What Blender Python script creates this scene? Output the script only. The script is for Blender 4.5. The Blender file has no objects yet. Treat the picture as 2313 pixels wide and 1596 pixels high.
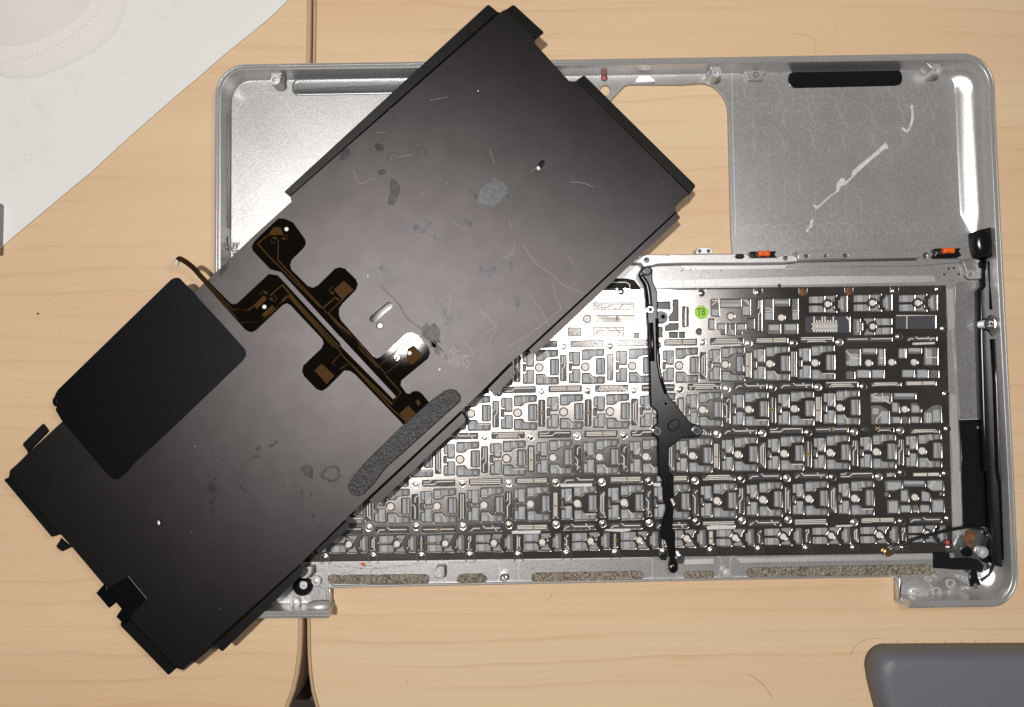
import bpy, bmesh, math, random
from mathutils import Vector, Matrix
random.seed(7)
MM = 0.001
scn = bpy.context.scene
C = scn.collection

# ------------------------------------------------------------------ camera
LENS, SENS = 26.0, 36.0
CAM_H = 0.313
TILT = math.radians(2.3)
CAM = Vector((0.0, -CAM_H * math.tan(TILT), CAM_H))
cd = bpy.data.cameras.new('camera'); cam = bpy.data.objects.new('camera', cd); C.objects.link(cam)
cd.lens = LENS; cd.sensor_width = SENS; cd.sensor_fit = 'HORIZONTAL'
cd.clip_start = 0.005; cd.clip_end = 20
cam.location = CAM; cam.rotation_euler = (TILT, 0, 0)
scn.camera = cam
# ------------------------------------------------------------------ world, lamps, exposure
w = bpy.data.worlds.new('World'); scn.world = w; w.use_nodes = True
bg = w.node_tree.nodes['Background']
bg.inputs['Color'].default_value = (1.0, 0.93, 0.86, 1); bg.inputs['Strength'].default_value = 0.06

def lamp(name, loc, target, size, power, col):
    l = bpy.data.lights.new(name, 'AREA'); l.shape = 'DISK'; l.size = size; l.energy = power; l.color = col
    o = bpy.data.objects.new(name, l); C.objects.link(o); o.location = loc
    o.rotation_euler = (Vector(target) - Vector(loc)).to_track_quat('-Z', 'Y').to_euler()
    return o
lamp('ceiling_lamp', (-0.23, 0.10, 1.25), (0, 0, 0), 0.06, 12.4, (1.0, 0.95, 0.89))
lamp('desk_lamp', (0.10, 0.045, 0.40), (0.02, 0, 0), 0.07, 0.42, (1.0, 0.96, 0.92))

scn.view_settings.view_transform = 'Standard'; scn.view_settings.look = 'None'
scn.view_settings.exposure = 0.0; scn.view_settings.gamma = 1.0
scn.view_settings.use_curve_mapping = False
scn.render.engine = 'CYCLES'

# ------------------------------------------------------------------ photo pixel (2313 x 1596 frame) -> point at height z (metres)
RX = Matrix.Rotation(TILT, 3, 'X')
K = SENS / LENS / 2313.0
def P(x, y, z=0.0):
    d = RX @ Vector(((x - 1156.5) * K, -(y - 798.0) * K, -1.0))
    t = (z - CAM.z) / d.z
    return CAM + d * t
def q(c, r, pts):
    """points read off a 3x enlargement, tile column c and row r"""
    return [(c * 770.67 + a / 3.0, r * 532.0 + b / 3.0) for a, b in pts]
def q1(c, r, a, b): return q(c, r, [(a, b)])[0]

# ------------------------------------------------------------------ materials
def mk(name):
    m = bpy.data.materials.new(name); m.use_nodes = True
    nt = m.node_tree; b = nt.nodes['Principled BSDF']
    return m, nt, b
def lin(c): return tuple(((v / 255) / 12.92 if v / 255 <= .04045 else ((v / 255 + .055) / 1.055) ** 2.4) for v in c)
def mat(name, col, rough=0.5, metal=0.0, var=0.0, vscale=200, bump=0.0, bscale=800, spec=None, rvar=0.0, bdist=0.0002, stretch=None, blotch=None):
    m, nt, b = mk(name)
    L = nt.links; N = nt.nodes
    b.inputs['Base Color'].default_value = (*col, 1); b.inputs['Roughness'].default_value = rough; b.inputs['Metallic'].default_value = metal
    if spec is not None: b.inputs['Specular IOR Level'].default_value = spec
    tc = N.new('ShaderNodeTexCoord'); src = tc.outputs['Object']
    if stretch:
        mp = N.new('ShaderNodeMapping'); mp.inputs['Scale'].default_value = stretch; L.new(src, mp.inputs[0]); src = mp.outputs[0]
    if var or rvar:
        n = N.new('ShaderNodeTexNoise'); n.inputs['Scale'].default_value = vscale; n.inputs['Detail'].default_value = 6; n.inputs['Roughness'].default_value = .65
        L.new(src, n.inputs['Vector'])
        if var:
            r = N.new('ShaderNodeMapRange'); r.inputs[1].default_value = .3; r.inputs[2].default_value = .7; r.inputs[3].default_value = 1 - var; r.inputs[4].default_value = 1 + var
            L.new(n.outputs['Fac'], r.inputs[0])
            mx = N.new('ShaderNodeMix'); mx.data_type = 'RGBA'; mx.blend_type = 'MULTIPLY'; mx.inputs[0].default_value = 1
            mx.inputs[6].default_value = (*col, 1); L.new(r.outputs[0], mx.inputs[7]); L.new(mx.outputs[2], b.inputs['Base Color'])
            if blotch:
                n3 = N.new('ShaderNodeTexNoise'); n3.inputs['Scale'].default_value = blotch[1]; n3.inputs['Detail'].default_value = 4; L.new(tc.outputs['Object'], n3.inputs['Vector'])
                r3 = N.new('ShaderNodeMapRange'); r3.inputs[1].default_value = .45; r3.inputs[2].default_value = .7; L.new(n3.outputs['Fac'], r3.inputs[0])
                m3 = N.new('ShaderNodeMix'); m3.data_type = 'RGBA'; L.new(r3.outputs[0], m3.inputs[0]); L.new(mx.outputs[2], m3.inputs[6]); m3.inputs[7].default_value = (*blotch[0], 1)
                L.new(m3.outputs[2], b.inputs['Base Color'])
        if rvar:
            r2 = N.new('ShaderNodeMapRange'); r2.inputs[1].default_value = .3; r2.inputs[2].default_value = .7; r2.inputs[3].default_value = max(0.02, rough - rvar); r2.inputs[4].default_value = min(1, rough + rvar)
            n2 = N.new('ShaderNodeTexNoise'); n2.inputs['Scale'].default_value = vscale * .35; n2.inputs['Detail'].default_value = 5; L.new(src, n2.inputs['Vector'])
            L.new(n2.outputs['Fac'], r2.inputs[0]); L.new(r2.outputs[0], b.inputs['Roughness'])
    if bump:
        nb = N.new('ShaderNodeTexNoise'); nb.inputs['Scale'].default_value = bscale; nb.inputs['Detail'].default_value = 3
        L.new(src, nb.inputs['Vector'])
        bp = N.new('ShaderNodeBump'); bp.inputs['Strength'].default_value = bump; bp.inputs['Distance'].default_value = bdist
        L.new(nb.outputs['Fac'], bp.inputs['Height']); L.new(bp.outputs[0], b.inputs['Normal'])
    return m

def wood(name, off, base, dark, pink):
    m, nt, b = mk(name); N = nt.nodes; L = nt.links
    tc = N.new('ShaderNodeTexCoord'); mp = N.new('ShaderNodeMapping'); mp.inputs['Location'].default_value = off
    L.new(tc.outputs['Object'], mp.inputs[0])
    sx = N.new('ShaderNodeSeparateXYZ'); L.new(mp.outputs[0], sx.inputs[0])
    def noise(scale, detail, sc=(1, 1, 1), rough=.55):
        mm_ = N.new('ShaderNodeMapping'); mm_.inputs['Scale'].default_value = sc; L.new(mp.outputs[0], mm_.inputs[0])
        n = N.new('ShaderNodeTexNoise'); n.inputs['Scale'].default_value = scale; n.inputs['Detail'].default_value = detail; n.inputs['Roughness'].default_value = rough
        L.new(mm_.outputs[0], n.inputs['Vector']); return n.outputs['Fac']
    def math_(op, a, bb, c=None):
        x = N.new('ShaderNodeMath'); x.operation = op
        for i, v in enumerate((a, bb) if c is None else (a, bb, c)):
            if isinstance(v, (int, float)): x.inputs[i].default_value = v
            else: L.new(v, x.inputs[i])
        return x.outputs[0]
    # wavy growth rings: slow rise then an abrupt late-wood line
    warp = math_('MULTIPLY', noise(4, 2, (.7, 2.2, 1)), .024)
    warp2 = math_('MULTIPLY', noise(38, 2, (.5, 1.5, 1)), .006)
    yy = math_('ADD', math_('ADD', sx.outputs[1], warp), warp2)
    saw = math_('FRACT', math_('MULTIPLY', yy, 105.0), 0)
    saw = math_('POWER', saw, 8.0)
    mask = N.new('ShaderNodeMapRange'); mask.inputs[1].default_value = .33; mask.inputs[2].default_value = .62; L.new(noise(9, 3, (1, 4, 1)), mask.inputs[0])
    saw = math_('MULTIPLY', saw, mask.outputs[0])
    fine = noise(120, 4, (.06, 6, 1), .7)
    broad = N.new('ShaderNodeMapRange'); broad.inputs[1].default_value = .38; broad.inputs[2].default_value = .64; L.new(noise(4.5, 2, (.35, 4.5, 1)), broad.inputs[0])
    fleck = noise(420, 3, (.25, 1.6, 1), .6)
    def mix(f, a, c):
        x = N.new('ShaderNodeMix'); x.data_type = 'RGBA'
        if isinstance(f, float): x.inputs[0].default_value = f
        else: L.new(f, x.inputs[0])
        for i, v in ((6, a), (7, c)):
            if isinstance(v, tuple): x.inputs[i].default_value = (*v, 1)
            else: L.new(v, x.inputs[i])
        return x.outputs[2]
    col = mix(broad.outputs[0], base, pink)
    col = mix(math_('MULTIPLY', saw, .42), col, dark)
    saw2 = math_('POWER', math_('FRACT', math_('MULTIPLY', yy, 290.0), 0), 4.0)
    col = mix(math_('MULTIPLY', math_('MULTIPLY', saw2, mask.outputs[0]), .14), col, dark)
    col = mix(math_('MULTIPLY', math_('POWER', fine, 2.0), .34), col, dark)
    col = mix(math_('MULTIPLY', math_('POWER', fleck, 3.0), .35), col, (base[0] * .82, base[1] * .78, base[2] * .72))
    L.new(col, b.inputs['Base Color'])
    b.inputs['Roughness'].default_value = .5; b.inputs['Specular IOR Level'].default_value = .35
    bp = N.new('ShaderNodeBump'); bp.inputs['Strength'].default_value = .12; bp.inputs['Distance'].default_value = .0002
    L.new(fleck, bp.inputs['Height']); L.new(bp.outputs[0], b.inputs['Normal'])
    return m

def alu(name, col, rough, metal, grain, gscale=1500, bump=.35, blotch=.05, dif=.5):
    """bead-blasted aluminium: fine sparkle grain, slow blotches"""
    m, nt, b = mk(name); N = nt.nodes; L = nt.links
    tc = N.new('ShaderNodeTexCoord')
    n = N.new('ShaderNodeTexNoise'); n.inputs['Scale'].default_value = gscale; n.inputs['Detail'].default_value = 2; L.new(tc.outputs['Object'], n.inputs['Vector'])
    n2 = N.new('ShaderNodeTexNoise'); n2.inputs['Scale'].default_value = 60; n2.inputs['Detail'].default_value = 6; L.new(tc.outputs['Object'], n2.inputs['Vector'])
    r = N.new('ShaderNodeMapRange'); r.inputs[1].default_value = .3; r.inputs[2].default_value = .7; r.inputs[3].default_value = 1 - grain; r.inputs[4].default_value = 1 + grain; L.new(n.outputs['Fac'], r.inputs[0])
    r2 = N.new('ShaderNodeMapRange'); r2.inputs[1].default_value = .3; r2.inputs[2].default_value = .7; r2.inputs[3].default_value = 1 - blotch; r2.inputs[4].default_value = 1 + blotch; L.new(n2.outputs['Fac'], r2.inputs[0])
    mu = N.new('ShaderNodeMath'); mu.operation = 'MULTIPLY'; L.new(r.outputs[0], mu.inputs[0]); L.new(r2.outputs[0], mu.inputs[1])
    mx = N.new('ShaderNodeMix'); mx.data_type = 'RGBA'; mx.blend_type = 'MULTIPLY'; mx.inputs[0].default_value = 1; mx.inputs[6].default_value = (*col, 1); L.new(mu.outputs[0], mx.inputs[7])
    L.new(mx.outputs[2], b.inputs['Base Color'])
    b.inputs['Metallic'].default_value = metal; b.inputs['Roughness'].default_value = rough
    bp = N.new('ShaderNodeBump'); bp.inputs['Strength'].default_value = bump; bp.inputs['Distance'].default_value = .0001
    L.new(n.outputs['Fac'], bp.inputs['Height']); L.new(bp.outputs[0], b.inputs['Normal'])
    if dif is not None:
        g = N.new('ShaderNodeBsdfAnisotropic'); g.distribution = 'BECKMANN'; g.inputs['Roughness'].default_value = rough
        L.new(mx.outputs[2], g.inputs['Color']); L.new(bp.outputs[0], g.inputs['Normal'])
        d = N.new('ShaderNodeBsdfDiffuse'); L.new(mx.outputs[2], d.inputs['Color']); L.new(bp.outputs[0], d.inputs['Normal'])
        ms = N.new('ShaderNodeMixShader'); ms.inputs[0].default_value = 1 - dif; L.new(d.outputs[0], ms.inputs[1]); L.new(g.outputs[0], ms.inputs[2])
        L.new(ms.outputs[0], N['Material Output'].inputs['Surface'])
    return m

def glassy(name, col, alpha, rough=.15):
    m, nt, b = mk(name); N = nt.nodes; L = nt.links
    b.inputs['Base Color'].default_value = (*col, 1); b.inputs['Roughness'].default_value = rough
    t = N.new('ShaderNodeBsdfTransparent'); mx = N.new('ShaderNodeMixShader'); mx.inputs[0].default_value = alpha
    L.new(t.outputs[0], mx.inputs[1]); L.new(b.outputs[0], mx.inputs[2]); L.new(mx.outputs[0], N['Material Output'].inputs['Surface'])
    return m

def satin(name, dcol, gcol, rough, var=.15, vscale=120, bump=.1, bscale=2200):
    """dark paint: faint diffuse plus a broad soft sheen without long tails"""
    m, nt, b = mk(name); N = nt.nodes; L = nt.links; N.remove(b)
    tc = N.new('ShaderNodeTexCoord'); n = N.new('ShaderNodeTexNoise'); n.inputs['Scale'].default_value = vscale; n.inputs['Detail'].default_value = 7; n.inputs['Roughness'].default_value = .65; L.new(tc.outputs['Object'], n.inputs['Vector'])
    r = N.new('ShaderNodeMapRange'); r.inputs[1].default_value = .3; r.inputs[2].default_value = .7; r.inputs[3].default_value = 1 - var; r.inputs[4].default_value = 1 + var; L.new(n.outputs['Fac'], r.inputs[0])
    mx = N.new('ShaderNodeMix'); mx.data_type = 'RGBA'; mx.blend_type = 'MULTIPLY'; mx.inputs[0].default_value = 1; mx.inputs[6].default_value = (*gcol, 1); L.new(r.outputs[0], mx.inputs[7])
    nb = N.new('ShaderNodeTexNoise'); nb.inputs['Scale'].default_value = bscale; L.new(tc.outputs['Object'], nb.inputs['Vector'])
    bp = N.new('ShaderNodeBump'); bp.inputs['Strength'].default_value = bump; bp.inputs['Distance'].default_value = .0001; L.new(nb.outputs['Fac'], bp.inputs['Height'])
    d = N.new('ShaderNodeBsdfDiffuse'); d.inputs['Color'].default_value = (*dcol, 1); L.new(bp.outputs[0], d.inputs['Normal'])
    g = N.new('ShaderNodeBsdfAnisotropic'); g.distribution = 'BECKMANN'; g.inputs['Roughness'].default_value = rough; L.new(mx.outputs[2], g.inputs['Color']); L.new(bp.outputs[0], g.inputs['Normal'])
    a = N.new('ShaderNodeAddShader'); L.new(d.outputs[0], a.inputs[0]); L.new(g.outputs[0], a.inputs[1]); L.new(a.outputs[0], N['Material Output'].inputs['Surface'])
    return m
M = dict(
    wood_l=wood('maple left', (.31, .12, 0), (.70, .525, .338), (.47, .30, .165), (.67, .465, .30)),
    wood_r=wood('maple right', (1.7, .55, 0), (.70, .535, .35), (.47, .30, .165), (.67, .47, .305)),
    band=mat('edge band', (.52, .37, .24), .4, var=.06, vscale=300),
    floor=mat('floor', (.10, .075, .06), .7, var=.2, vscale=30),
    paper=mat('paper', (.73, .735, .735), .75, var=.010, vscale=25, bump=.06, bscale=70, bdist=.0006),
    ghost=mat('ghost print', (.68, .685, .695), .8),
    mask=mat('mask fabric', (.69, .67, .66), .7, var=.02, vscale=60, bump=.15, bscale=1500, bdist=.0001),
    maskedge=mat('mask edge', (.73, .72, .712), .7, bump=.1, bscale=1500, bdist=.0001),
    pad=mat('grey pad', (.135, .142, .168), .5, var=.05, vscale=700, bump=.5, bscale=1300, bdist=.00025),
    dark=mat('dark item', (.03, .03, .035), .35, var=.1),
    alu=alu('blasted aluminium', (.445, .445, .453), .37, .92, .17, 1900, dif=.50),
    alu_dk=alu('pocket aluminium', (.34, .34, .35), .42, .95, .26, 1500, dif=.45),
    alu_rim=alu('rim aluminium', (.68, .68, .69), .35, .95, .12, 1400, .2, dif=.32),
    alu_br=alu('bright aluminium', (.58, .58, .59), .44, .82, .10, 2000, .12, dif=.55),
    mark=alu('cutter mark', (.55, .55, .558), .39, .9, .17, 1900, dif=.54),
    slotgrey=alu('slot grey', (.20, .21, .22), .34, .9, .2, 1500, dif=.35),
    shine=mat('machined bright', (.86, .87, .88), .16, 1.0),
    plate=alu('keyboard steel', (.43, .41, .403), .275, 1.0, .09, 2600, .14, .18, .03),
    steel=mat('screw steel', (.72, .66, .58), .22, 1.0),
    rust=mat('rust', (.22, .09, .04), .7, .3, var=.5, vscale=1200),
    recess=mat('recess', (.04, .035, .03), .5, .5),
    rivet=mat('rivet', (.9, .9, .9), .22, .9),
    deck=mat('deck', (.018, .019, .022), .4),
    key=mat('key plastic', (.50, .53, .56), .42, var=.04, vscale=400),
    key2=mat('key plastic arm', (.34, .36, .38), .38),
    keydark=mat('key gap', (.10, .105, .11), .5),
    film=glassy('membrane film', (.40, .40, .41), .15, .12),
    slot=mat('membrane dark', (.075, .078, .088), .18, spec=.7),
    trace=mat('silver trace', (.70, .66, .61), .5),
    amber=mat('amber trace', (.42, .29, .09), .5),
    dome=mat('contact disc', (.68, .64, .61), .45, var=.04, vscale=900),
    black=satin('black plastic', (.0065, .0066, .0072), (.05, .05, .053), .30, .1, 300, .1, 2500),
    blackgloss=mat('black glossy film', (.008, .008, .009), .14, bump=.5, bscale=160, bdist=.0008),
    blackmatte=mat('black matte', (.005, .005, .006), .6, spec=.2),
    sheet=satin('satin black sheet', (.0055, .0050, .0053), (.0345, .0322, .0332), .38, .10, 90),
    sheetfl=satin('flange black', (.006, .006, .0062), (.017, .017, .0175), .40),
    bfilm=satin('black film', (.0032, .0034, .004), (.0045, .0047, .0056), .40, .1, 400, .3, 2400),
    filmglint=mat('painted film glint', (.05, .05, .055), .5),  # painted highlight for the black film border
    white=mat('white reflector', (.82, .83, .84), .5),
    flex=satin('flex film', (.0045, .0036, .0026), (.014, .014, .014), .09, .1, 60, .0),
    copper=mat('flex copper', (.066, .030, .006), .5, spec=.04),
    mirror=mat('mirror patch', (.42, .42, .42), .2, 1.0, bump=1.0, bscale=330, bdist=.001),
    foam=mat('black foam', (.027, .027, .029), .42, bump=1.0, bscale=900, bdist=.0007),
    gasket=mat('speckled gasket', (.30, .26, .21), .35, .35, var=.75, vscale=1500, bump=1.0, bscale=1900, bdist=.0006, blotch=((.06, .05, .04), 1100)),
    stain=satin('dark stain', (.004, .004, .0045), (.021, .0205, .0215), .39, .35, 500),
    greystain=satin('grey stain', (.012, .0135, .016), (.042, .044, .049), .42, .25, 450),
    haze=satin('film residue', (.0068, .0072, .0084), (.0285, .0285, .031), .38, .35, 450),
    scratch=mat('scratch', (.40, .37, .35), .5),
    residue=mat('adhesive residue', (.60, .59, .61), .5, .1, var=.25, vscale=900, bump=.4, bscale=700),
    orange=mat('orange plastic', (.80, .13, .012), .3),
    red=mat('red dot', (.62, .05, .075), .6, var=.08, vscale=900),
    green=mat('green sticker', (.30, .62, .035), .55, var=.03),
    ink=mat('black ink', (.012, .015, .012), .5),
    gold=mat('gold contact', (.75, .55, .22), .25, 1.0),
    rustfilm=mat('rusty film', (.16, .07, .03), .45, var=.5, vscale=500, bump=.6, bscale=300),
    cable=mat('cable', (.007, .007, .008), .4),
    crumb=mat('crumb', (.62, .15, .02), .7, var=.3, vscale=2000),
    speck=mat('specks', (.06, .045, .035), .7),
    hair=mat('hair', (.10, .055, .025), .5),
    darkhair=mat('dark hair', (.02, .018, .017), .5),
)

# ------------------------------------------------------------------ builders
def thing(name, label, cat, loc=(0, 0, 0), group=None):
    o = bpy.data.objects.new(name, None); C.objects.link(o); o.location = loc; o.empty_display_size = .01
    o['label'] = label; o['category'] = cat
    if group: o['group'] = group
    return o
def wmat(o):
    m = Matrix.Translation(o.location) @ o.rotation_euler.to_matrix().to_4x4() if o.parent is None else None
    if m is None: m = wmat(o.parent) @ o.matrix_parent_inverse @ (Matrix.Translation(o.location) @ o.rotation_euler.to_matrix().to_4x4())
    return m
def put(name, mesh, parent=None, loc=None, rz=0):
    o = bpy.data.objects.new(name, mesh); C.objects.link(o)
    if loc is not None: o.location = loc
    if rz: o.rotation_euler = (0, 0, rz)
    if parent is not None:
        o.parent = parent; o.matrix_parent_inverse = wmat(parent).inverted()
    return o
def setmats(me, mats):
    for m in (mats if isinstance(mats, (list, tuple)) else [mats]): me.materials.append(M[m] if isinstance(m, str) else m)

def roundp(pts, r, n=3):
    """round the corners of a closed polygon of 2-d points"""
    out = []; k = len(pts)
    for i in range(k):
        a = Vector(pts[i - 1]); b = Vector(pts[i]); c = Vector(pts[(i + 1) % k])
        u = a - b; v = c - b; lu, lv = u.length, v.length
        if lu < 1e-9 or lv < 1e-9: continue
        t = min(r, lu * .45, lv * .45)
        p0 = b + u / lu * t; p1 = b + v / lv * t
        if t < 1e-6: out.append(tuple(b)); continue
        for j in range(n + 1):
            s = j / n
            out.append(tuple(p0 * (1 - s) ** 2 + b * 2 * s * (1 - s) + p1 * s * s))
    return out
def circ(x, y, r, n=18, ry=None, rot=0):
    ry = r if ry is None else ry
    return [(x + math.cos(a) * r * math.cos(rot) - math.sin(a) * ry * math.sin(rot), y + math.cos(a) * r * math.sin(rot) + math.sin(a) * ry * math.cos(rot)) for a in [2 * math.pi * i / n for i in range(n)]]
def rect(x0, y0, x1, y1): return [(x0, y0), (x1, y0), (x1, y1), (x0, y1)]
def stadium(a, b, r, n=6):
    a = Vector(a); b = Vector(b); th = math.atan2(b.y - a.y, b.x - a.x)
    out = [(b.x + r * math.cos(th - math.pi / 2 + math.pi * i / n), b.y + r * math.sin(th - math.pi / 2 + math.pi * i / n)) for i in range(n + 1)]
    out += [(a.x + r * math.cos(th + math.pi / 2 + math.pi * i / n), a.y + r * math.sin(th + math.pi / 2 + math.pi * i / n)) for i in range(n + 1)]
    return out

def curvemesh(loops, z0, z1, bev=0.0, bres=1):
    """loops: lists of world xy; first outer, rest holes -> solid mesh z0..z1"""
    cu = bpy.data.curves.new('tmp', 'CURVE'); cu.dimensions = '2D'; cu.fill_mode = 'BOTH'
    h = (z1 - z0) / 2; bev = min(bev, h * .95)
    cu.extrude = h - bev; cu.bevel_depth = bev; cu.bevel_resolution = bres; cu.offset = -bev
    for lp in loops:
        sp = cu.splines.new('POLY'); sp.points.add(len(lp) - 1); sp.use_cyclic_u = True
        for i, p in enumerate(lp): sp.points[i].co = (p[0], p[1], 0, 1)
    o = bpy.data.objects.new('tmp', cu); C.objects.link(o)
    dg = bpy.context.evaluated_depsgraph_get(); dg.update()
    me = bpy.data.meshes.new_from_object(o.evaluated_get(dg))
    bpy.data.objects.remove(o); bpy.data.curves.remove(cu)
    me.transform(Matrix.Translation((0, 0, (z0 + z1) / 2)))
    me.materials.clear()
    return me
def W(pts, z): return [P(x, y, z).xy.to_tuple() for x, y in pts]
def poly(name, pts, z0, z1, m, parent=None, holes=(), bev=0.0, rnd=0, raw=False):
    """solid from an outline read off the photograph at its top height z1 (millimetres)"""
    z0 *= MM; z1 *= MM
    if rnd: pts = roundp(pts, rnd)
    loops = [W(pts, z1)] + [W(h, z1) for h in holes]
    me = curvemesh(loops, z0, z1, bev * MM); setmats(me, m)
    if raw: return me
    return put(name, me, parent)
def pymesh(verts, faces, mats, mi=None, smooth=False):
    me = bpy.data.meshes.new('m'); me.from_pydata([tuple(v) for v in verts], [], faces); setmats(me, mats)
    if mi: me.polygons.foreach_set('material_index', mi)
    if smooth: me.polygons.foreach_set('use_smooth', [True] * len(me.polygons))
    bm = bmesh.new(); bm.from_mesh(me); bmesh.ops.recalc_face_normals(bm, faces=bm.faces[:]); bm.to_mesh(me); bm.free()
    me.update(); return me

class MB:
    """collects pieces of one mesh"""
    def __init__(s): s.v = []; s.f = []; s.m = []
    def add(s, v, f, mi=0):
        k = len(s.v); s.v += [tuple(a) for a in v]; s.f += [tuple(k + i for i in a) for a in f]; s.m += [mi] * len(f)
    def box(s, x0, y0, z0, x1, y1, z1, mi=0):
        s.add([(x0, y0, z0), (x1, y0, z0), (x1, y1, z0), (x0, y1, z0), (x0, y0, z1), (x1, y0, z1), (x1, y1, z1), (x0, y1, z1)],
              [(3, 2, 1, 0), (4, 5, 6, 7), (0, 1, 5, 4), (1, 2, 6, 5), (2, 3, 7, 6), (3, 0, 4, 7)], mi)
    def prism(s, pts, z0, z1, mi=0):
        n = len(pts); s.add([(x, y, z0) for x, y in pts] + [(x, y, z1) for x, y in pts],
              [tuple(range(n))[::-1], tuple(range(n, 2 * n))] + [(i, (i + 1) % n, n + (i + 1) % n, n + i) for i in range(n)], mi)
    def ribbon(s, pts, wd, z, mi=0, th=.00003):
        """flat ribbon of width wd along world xy points"""
        pts = [Vector(p[:2]) for p in pts]; n = len(pts)
        if n < 2: return
        L = []; R = []
        for i in range(n):
            a = pts[max(i - 1, 0)]; b = pts[min(i + 1, n - 1)]; d = b - a
            if d.length < 1e-9: d = Vector((1, 0))
            d.normalize(); nn = Vector((-d.y, d.x))
            if 0 < i < n - 1:
                d1 = (pts[i] - pts[i - 1]); d1.normalize(); c = abs(nn.dot(Vector((-d1.y, d1.x)))); k = 1 / max(c, .5)
            else: k = 1
            L.append(pts[i] + nn * wd / 2 * k); R.append(pts[i] - nn * wd / 2 * k)
        zz = z if isinstance(z, (list, tuple)) else [z] * n
        v = [(*L[i], zz[i]) for i in range(n)] + [(*R[i], zz[i]) for i in range(n)] + [(*L[i], zz[i] - th) for i in range(n)] + [(*R[i], zz[i] - th) for i in range(n)]
        f = []
        for i in range(n - 1):
            f += [(n + i, n + i + 1, i + 1, i), (2 * n + i, 2 * n + i + 1, 3 * n + i + 1, 3 * n + i), (i, i + 1, 2 * n + i + 1, 2 * n + i), (n + i + 1, n + i, 3 * n + i, 3 * n + i + 1)]
        f += [(0, 2 * n, 3 * n, n), (n - 1, 2 * n - 1, 4 * n - 1, 3 * n - 1)]
        s.add(v, f, mi)
    def lathe(s, prof, n=18, c=(0, 0), mi=0, sy=1.0):
        """prof: (r, z) from bottom outside to the top centre"""
        k = len(prof); v = []; f = []
        for r, z in prof:
            for j in range(n): a = 2 * math.pi * j / n; v.append((c[0] + r * math.cos(a), c[1] + r * math.sin(a) * sy, z))
        for i in range(k - 1):
            for j in range(n): f.append((i * n + j, i * n + (j + 1) % n, (i + 1) * n + (j + 1) % n, (i + 1) * n + j))
        f.append(tuple(range((k - 1) * n, k * n)))
        s.add(v, f, mi)
    def tube(s, pts, r, n=8, mi=0):
        pts = [Vector(p) for p in pts]; k = len(pts); v = []; f = []
        for i, p in enumerate(pts):
            d = (pts[min(i + 1, k - 1)] - pts[max(i - 1, 0)]).normalized()
            u = d.cross(Vector((0, 0, 1)));
            if u.length < 1e-4: u = Vector((1, 0, 0))
            u.normalize(); w_ = u.cross(d); rr = r[i] if isinstance(r, (list, tuple)) else r
            for j in range(n): a = 2 * math.pi * j / n; v.append(p + u * math.cos(a) * rr + w_ * math.sin(a) * rr)
        for i in range(k - 1):
            for j in range(n): f.append((i * n + j, i * n + (j + 1) % n, (i + 1) * n + (j + 1) % n, (i + 1) * n + j))
        f += [tuple(range(n))[::-1], tuple(range((k - 1) * n, k * n))]
        s.add(v, f, mi)
    def mesh(s, mats, smooth=False): return pymesh(s.v, s.f, mats, s.m, smooth)
    def build(s, name, mats, parent=None, smooth=False, loc=None): return put(name, s.mesh(mats, smooth), parent, loc)

def smoothpath(pts, n=6, closed=False):
    """Catmull-Rom through the points"""
    pts = [Vector(p) for p in pts]; k = len(pts); out = []
    rng = range(k) if closed else range(k - 1)
    for i in rng:
        g = (lambda j: pts[j % k]) if closed else (lambda j: pts[min(max(j, 0), k - 1)])
        a, b, c, d = g(i - 1), g(i), g(i + 1), g(i + 2)
        for j in range(n):
            t = j / n
            out.append(.5 * ((2 * b) + (c - a) * t + (2 * a - 5 * b + 4 * c - d) * t * t + (3 * b - a - 3 * c + d) * t ** 3))
    if not closed: out.append(pts[-1])
    return out
def autosmooth(o, ang=35):
    me = o.data
    me.polygons.foreach_set('use_smooth', [True] * len(me.polygons))
    bm = bmesh.new(); bm.from_mesh(me)
    for e in bm.edges:
        if len(e.link_faces) == 2 and e.calc_face_angle(0) > math.radians(ang): e.smooth = False
    bm.to_mesh(me); bm.free()
    return o
def offset_path(pts, d, closed):
    """offset to the left of travel by d"""
    n = len(pts); out = []
    for i in range(n):
        a = Vector(pts[i - 1] if (closed or i) else pts[i]); b = Vector(pts[i]); c = Vector(pts[(i + 1) % n] if (closed or i < n - 1) else pts[i])
        d1 = b - a; d2 = c - b
        if d1.length < 1e-9: d1 = d2
        if d2.length < 1e-9: d2 = d1
        n1 = Vector((-d1.y, d1.x)).normalized(); n2 = Vector((-d2.y, d2.x)).normalized()
        nn = n1 + n2; nn.normalize(); k = 1 / max(nn.dot(n1), .5)
        out.append(b + nn * d * k)
    return out
def loft(path, prof, closed, cap=False):
    """sweep profile [(inward offset, z)] along a path; inward is to the left"""
    rings = [offset_path(path, d, closed) for d, z in prof]; n = len(path); v = []; f = []
    for r, (d, z) in zip(rings, prof): v += [(p.x, p.y, z) for p in r]
    for i in range(len(prof) - 1):
        for j in range(n if closed else n - 1):
            f.append((i * n + j, i * n + (j + 1) % n, (i + 1) * n + (j + 1) % n, (i + 1) * n + j))
    if cap: f.append(tuple(range((len(prof) - 1) * n, len(prof) * n)))
    if not closed: f += [tuple(i * n for i in range(len(prof))), tuple(i * n + n - 1 for i in range(len(prof)))]
    return v, f
def bez(p0, c, p1, n=8):
    """quarter-round corner"""
    p0, c, p1 = Vector(p0), Vector(c), Vector(p1); k = .5523
    a = p0 + (c - p0) * k; b = p1 + (c - p1) * k
    return [tuple(p0 * (1 - t) ** 3 + a * 3 * t * (1 - t) ** 2 + b * 3 * t * t * (1 - t) + p1 * t ** 3) for t in [i / n for i in range(n + 1)]]
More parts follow.
